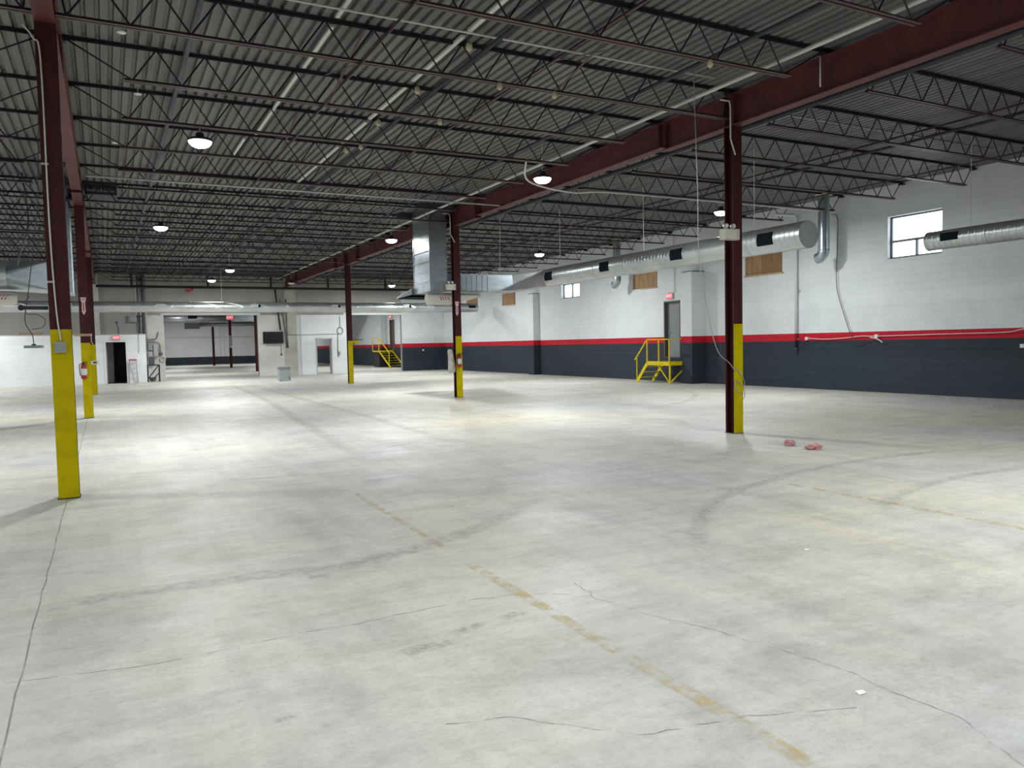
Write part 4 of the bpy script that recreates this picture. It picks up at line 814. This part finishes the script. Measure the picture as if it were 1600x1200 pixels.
# white panel fittings and long black rod
cc = thing('cable_coil', (12.55, YF-.16, 2.35), 'ring of cable hanging on the white far panel', 'cable'); obj('coil', MB().tube([(12.45+.17*math.cos(a), YF-.15, 2.55+.2*math.sin(a)) for a in [k*math.pi/10 for k in range(21)]], .018, 6), 'dcable', cc, True); obj('lead', MB().tube([(12.45,YF-.15,2.75),(12.45,YF-.15,3.45)], .012, 5), 'dcable', cc); obj('tail', MB().tube(spline([(12.35,YF-.15,2.4),(12.3,YF-.15,2.2),(12.28,YF-.15,1.2),(12.3,YF-.15,1.0)], 4), .014, 5), 'dcable', cc)
tag(obj('switch_box', MB().box(12.32,12.42,YF-.18,YF-.122,1.1,1.32).box(12.35,12.39,YF-.19,YF-.18,1.18,1.26), 'greybox'), 'small grey switch box right of the far doorway', 'switch')
pipe('wall_rod', [(8.75,YF-.12,5.0),(8.85,YF-.12,3.9),(8.98,YF-.12,2.62)], .04, 'blackpipe', 'black sloping rod above the television', 'rod')
for i, x_ in enumerate((9.24, 9.33)): pipe('wall_conduit', [(x_-.25*(1-i),YF-.16,4.4),(x_,YF-.16,2.4),(x_+.04,YF-.16,1.6)], .03, 'darkpipe', ['sloping grey conduit right of the television','straight grey conduit along the bare pilaster'][i], 'conduit')
pipe('wall_cable', [(9.3,YF-.14,2.35),(10.2,YF-.14,2.33),(12.3,YF-.14,2.36)], .012, 'dcable', 'thin cable across the white far panel above the doorway', 'cable', 5)
tag(obj('wall_button', MB().lathe([(.05,-.02),(.06,0),(.05,.02)], (17.75,YF-.05,1.28), 10, 'Y'), 'label', None, True), 'small pale disc on the dark far panel', 'button')
# back hall ducts seen through the left opening
bd = thing('spiral_duct', (7, 70, 3.87), 'grey back hall duct seen through the left far opening', 'duct')
obj('tube', MB().tube([(3,70,4.25),(9.6,70,4.25)], .38, 24), 'spiral', bd, True); obj('box_section', MB().box(9.62,12.3,69.6,70.4,3.95,4.7), 'galv', bd); obj('tube', MB().tube([(12.3,70,4.3),(16,70,4.3)], .36, 24), 'spiral', bd, True); obj('grille', MB().box(6.2,6.9,69.58,69.66,4.2,4.45).box(13.0,13.7,69.58,69.68,4.25,4.5), 'grille', bd)
bd2 = thing('spiral_duct', (10, 74, 3.6), 'lower thin back hall duct with square end', 'duct'); obj('tube', MB().tube([(7.2,74,3.85),(14,74,3.85)], .22, 20), 'galvd', bd2, True); obj('square_end', MB().box(6.3,7.5,73.7,74.3,3.45,4.05), 'greybox', bd2); obj('square_branch', MB().box(12.6,14.2,73.6,74.4,3.3,3.7), 'galvd', bd2)
eb = thing('electrical_box', (XR, 68.75, 2.3), 'pale panel on the back hall column under the exit sign', 'electrical box'); obj('body', MB().box(XR-.14,XR+.12,68.68,68.80,1.9,2.75), 'greybox', eb); obj('label', MB().box(XR-.1,XR+.1,68.66,68.68,1.72,1.86), 'label', eb)
bd3 = thing('spiral_duct', (14, 62, 3.9), 'grey back hall duct seen through the right far opening', 'duct'); obj('tube', MB().tube([(11,62,4.15),(18.7,62,4.15)], .3, 20), 'spiral', bd3, True); obj('grille', MB().box(16.5,17.1,61.66,61.72,4.05,4.3), 'grille', bd3)

for i, (x_, y, z) in enumerate(((5,70,4.6),(11,70,4.7),(14,70,4.65),(9,74,4.09),(13,74,4.09),(13,62,4.43),(17.5,62,4.43))): tag(obj('hanger_rod', MB().tube([(x_,y,z-.05),(x_,y,5.752)], .015, 6), 'conduit'), ['left hanger rod of the upper back hall duct','hanger rod over the box section of back hall duct','right hanger rod of the upper back hall duct','left hanger rod of the lower back hall duct','right hanger rod of the lower back hall duct','left hanger rod of duct beyond right far opening','right hanger rod of duct beyond right far opening'][i], 'hanger', 'back hall duct hangers')
# ------------------------------------------------------------------ rags and scraps on the floor
def rag(x, y, sx, sy, sz, seed, label):
    rnd = random.Random(seed); bm = bmesh.new(); bmesh.ops.create_icosphere(bm, subdivisions=3, radius=1)
    ph = [rnd.uniform(0, 6) for _ in range(6)]
    for v in bm.verts:
        c = v.co; k = 1 + .28*math.sin(4*c.x+ph[0])*math.cos(3*c.y+ph[1]) + .2*math.sin(7*c.y+ph[2]+3*c.z) + .12*math.sin(11*c.x+ph[3])
        lift = .35*math.sin(5*c.x+ph[4])*math.sin(4*c.y+ph[5])
        v.co = Vector((c.x*k*sx, c.y*k*sy, max(0, (c.z*.6+.4+lift*.6))*k*sz))
    mb = MB(); bm.verts.index_update(); mb.v = [(v.co.x+x, v.co.y+y, v.co.z+.001) for v in bm.verts]; mb.f = [tuple(v.index for v in f.verts) for f in bm.faces]; bm.free()
    return tag(obj('crumpled_rag', mb, 'rag', None, False), label, 'rag', 'rags on the floor')
rag(8.90, 8.15, .075, .065, .075, 3, 'smaller crumpled pink rag nearer the right column')
rag(8.86, 7.67, .125, .08, .065, 5, 'larger crumpled pink-red rag on the floor right of column')
for i, (x_, y) in enumerate(((2.93,2.28),(4.6,4.05))): tag(obj('paper_scrap', MB().prism([(x_-.025,y-.015),(x_+.02,y-.02),(x_+.03,y+.012),(x_-.012,y+.02)], .001, .004, 'Z'), 'scrap'), ['tiny pale paper scrap at lower right of the floor','tiny pale paper scrap near the faint tyre arc'][i], 'scrap')
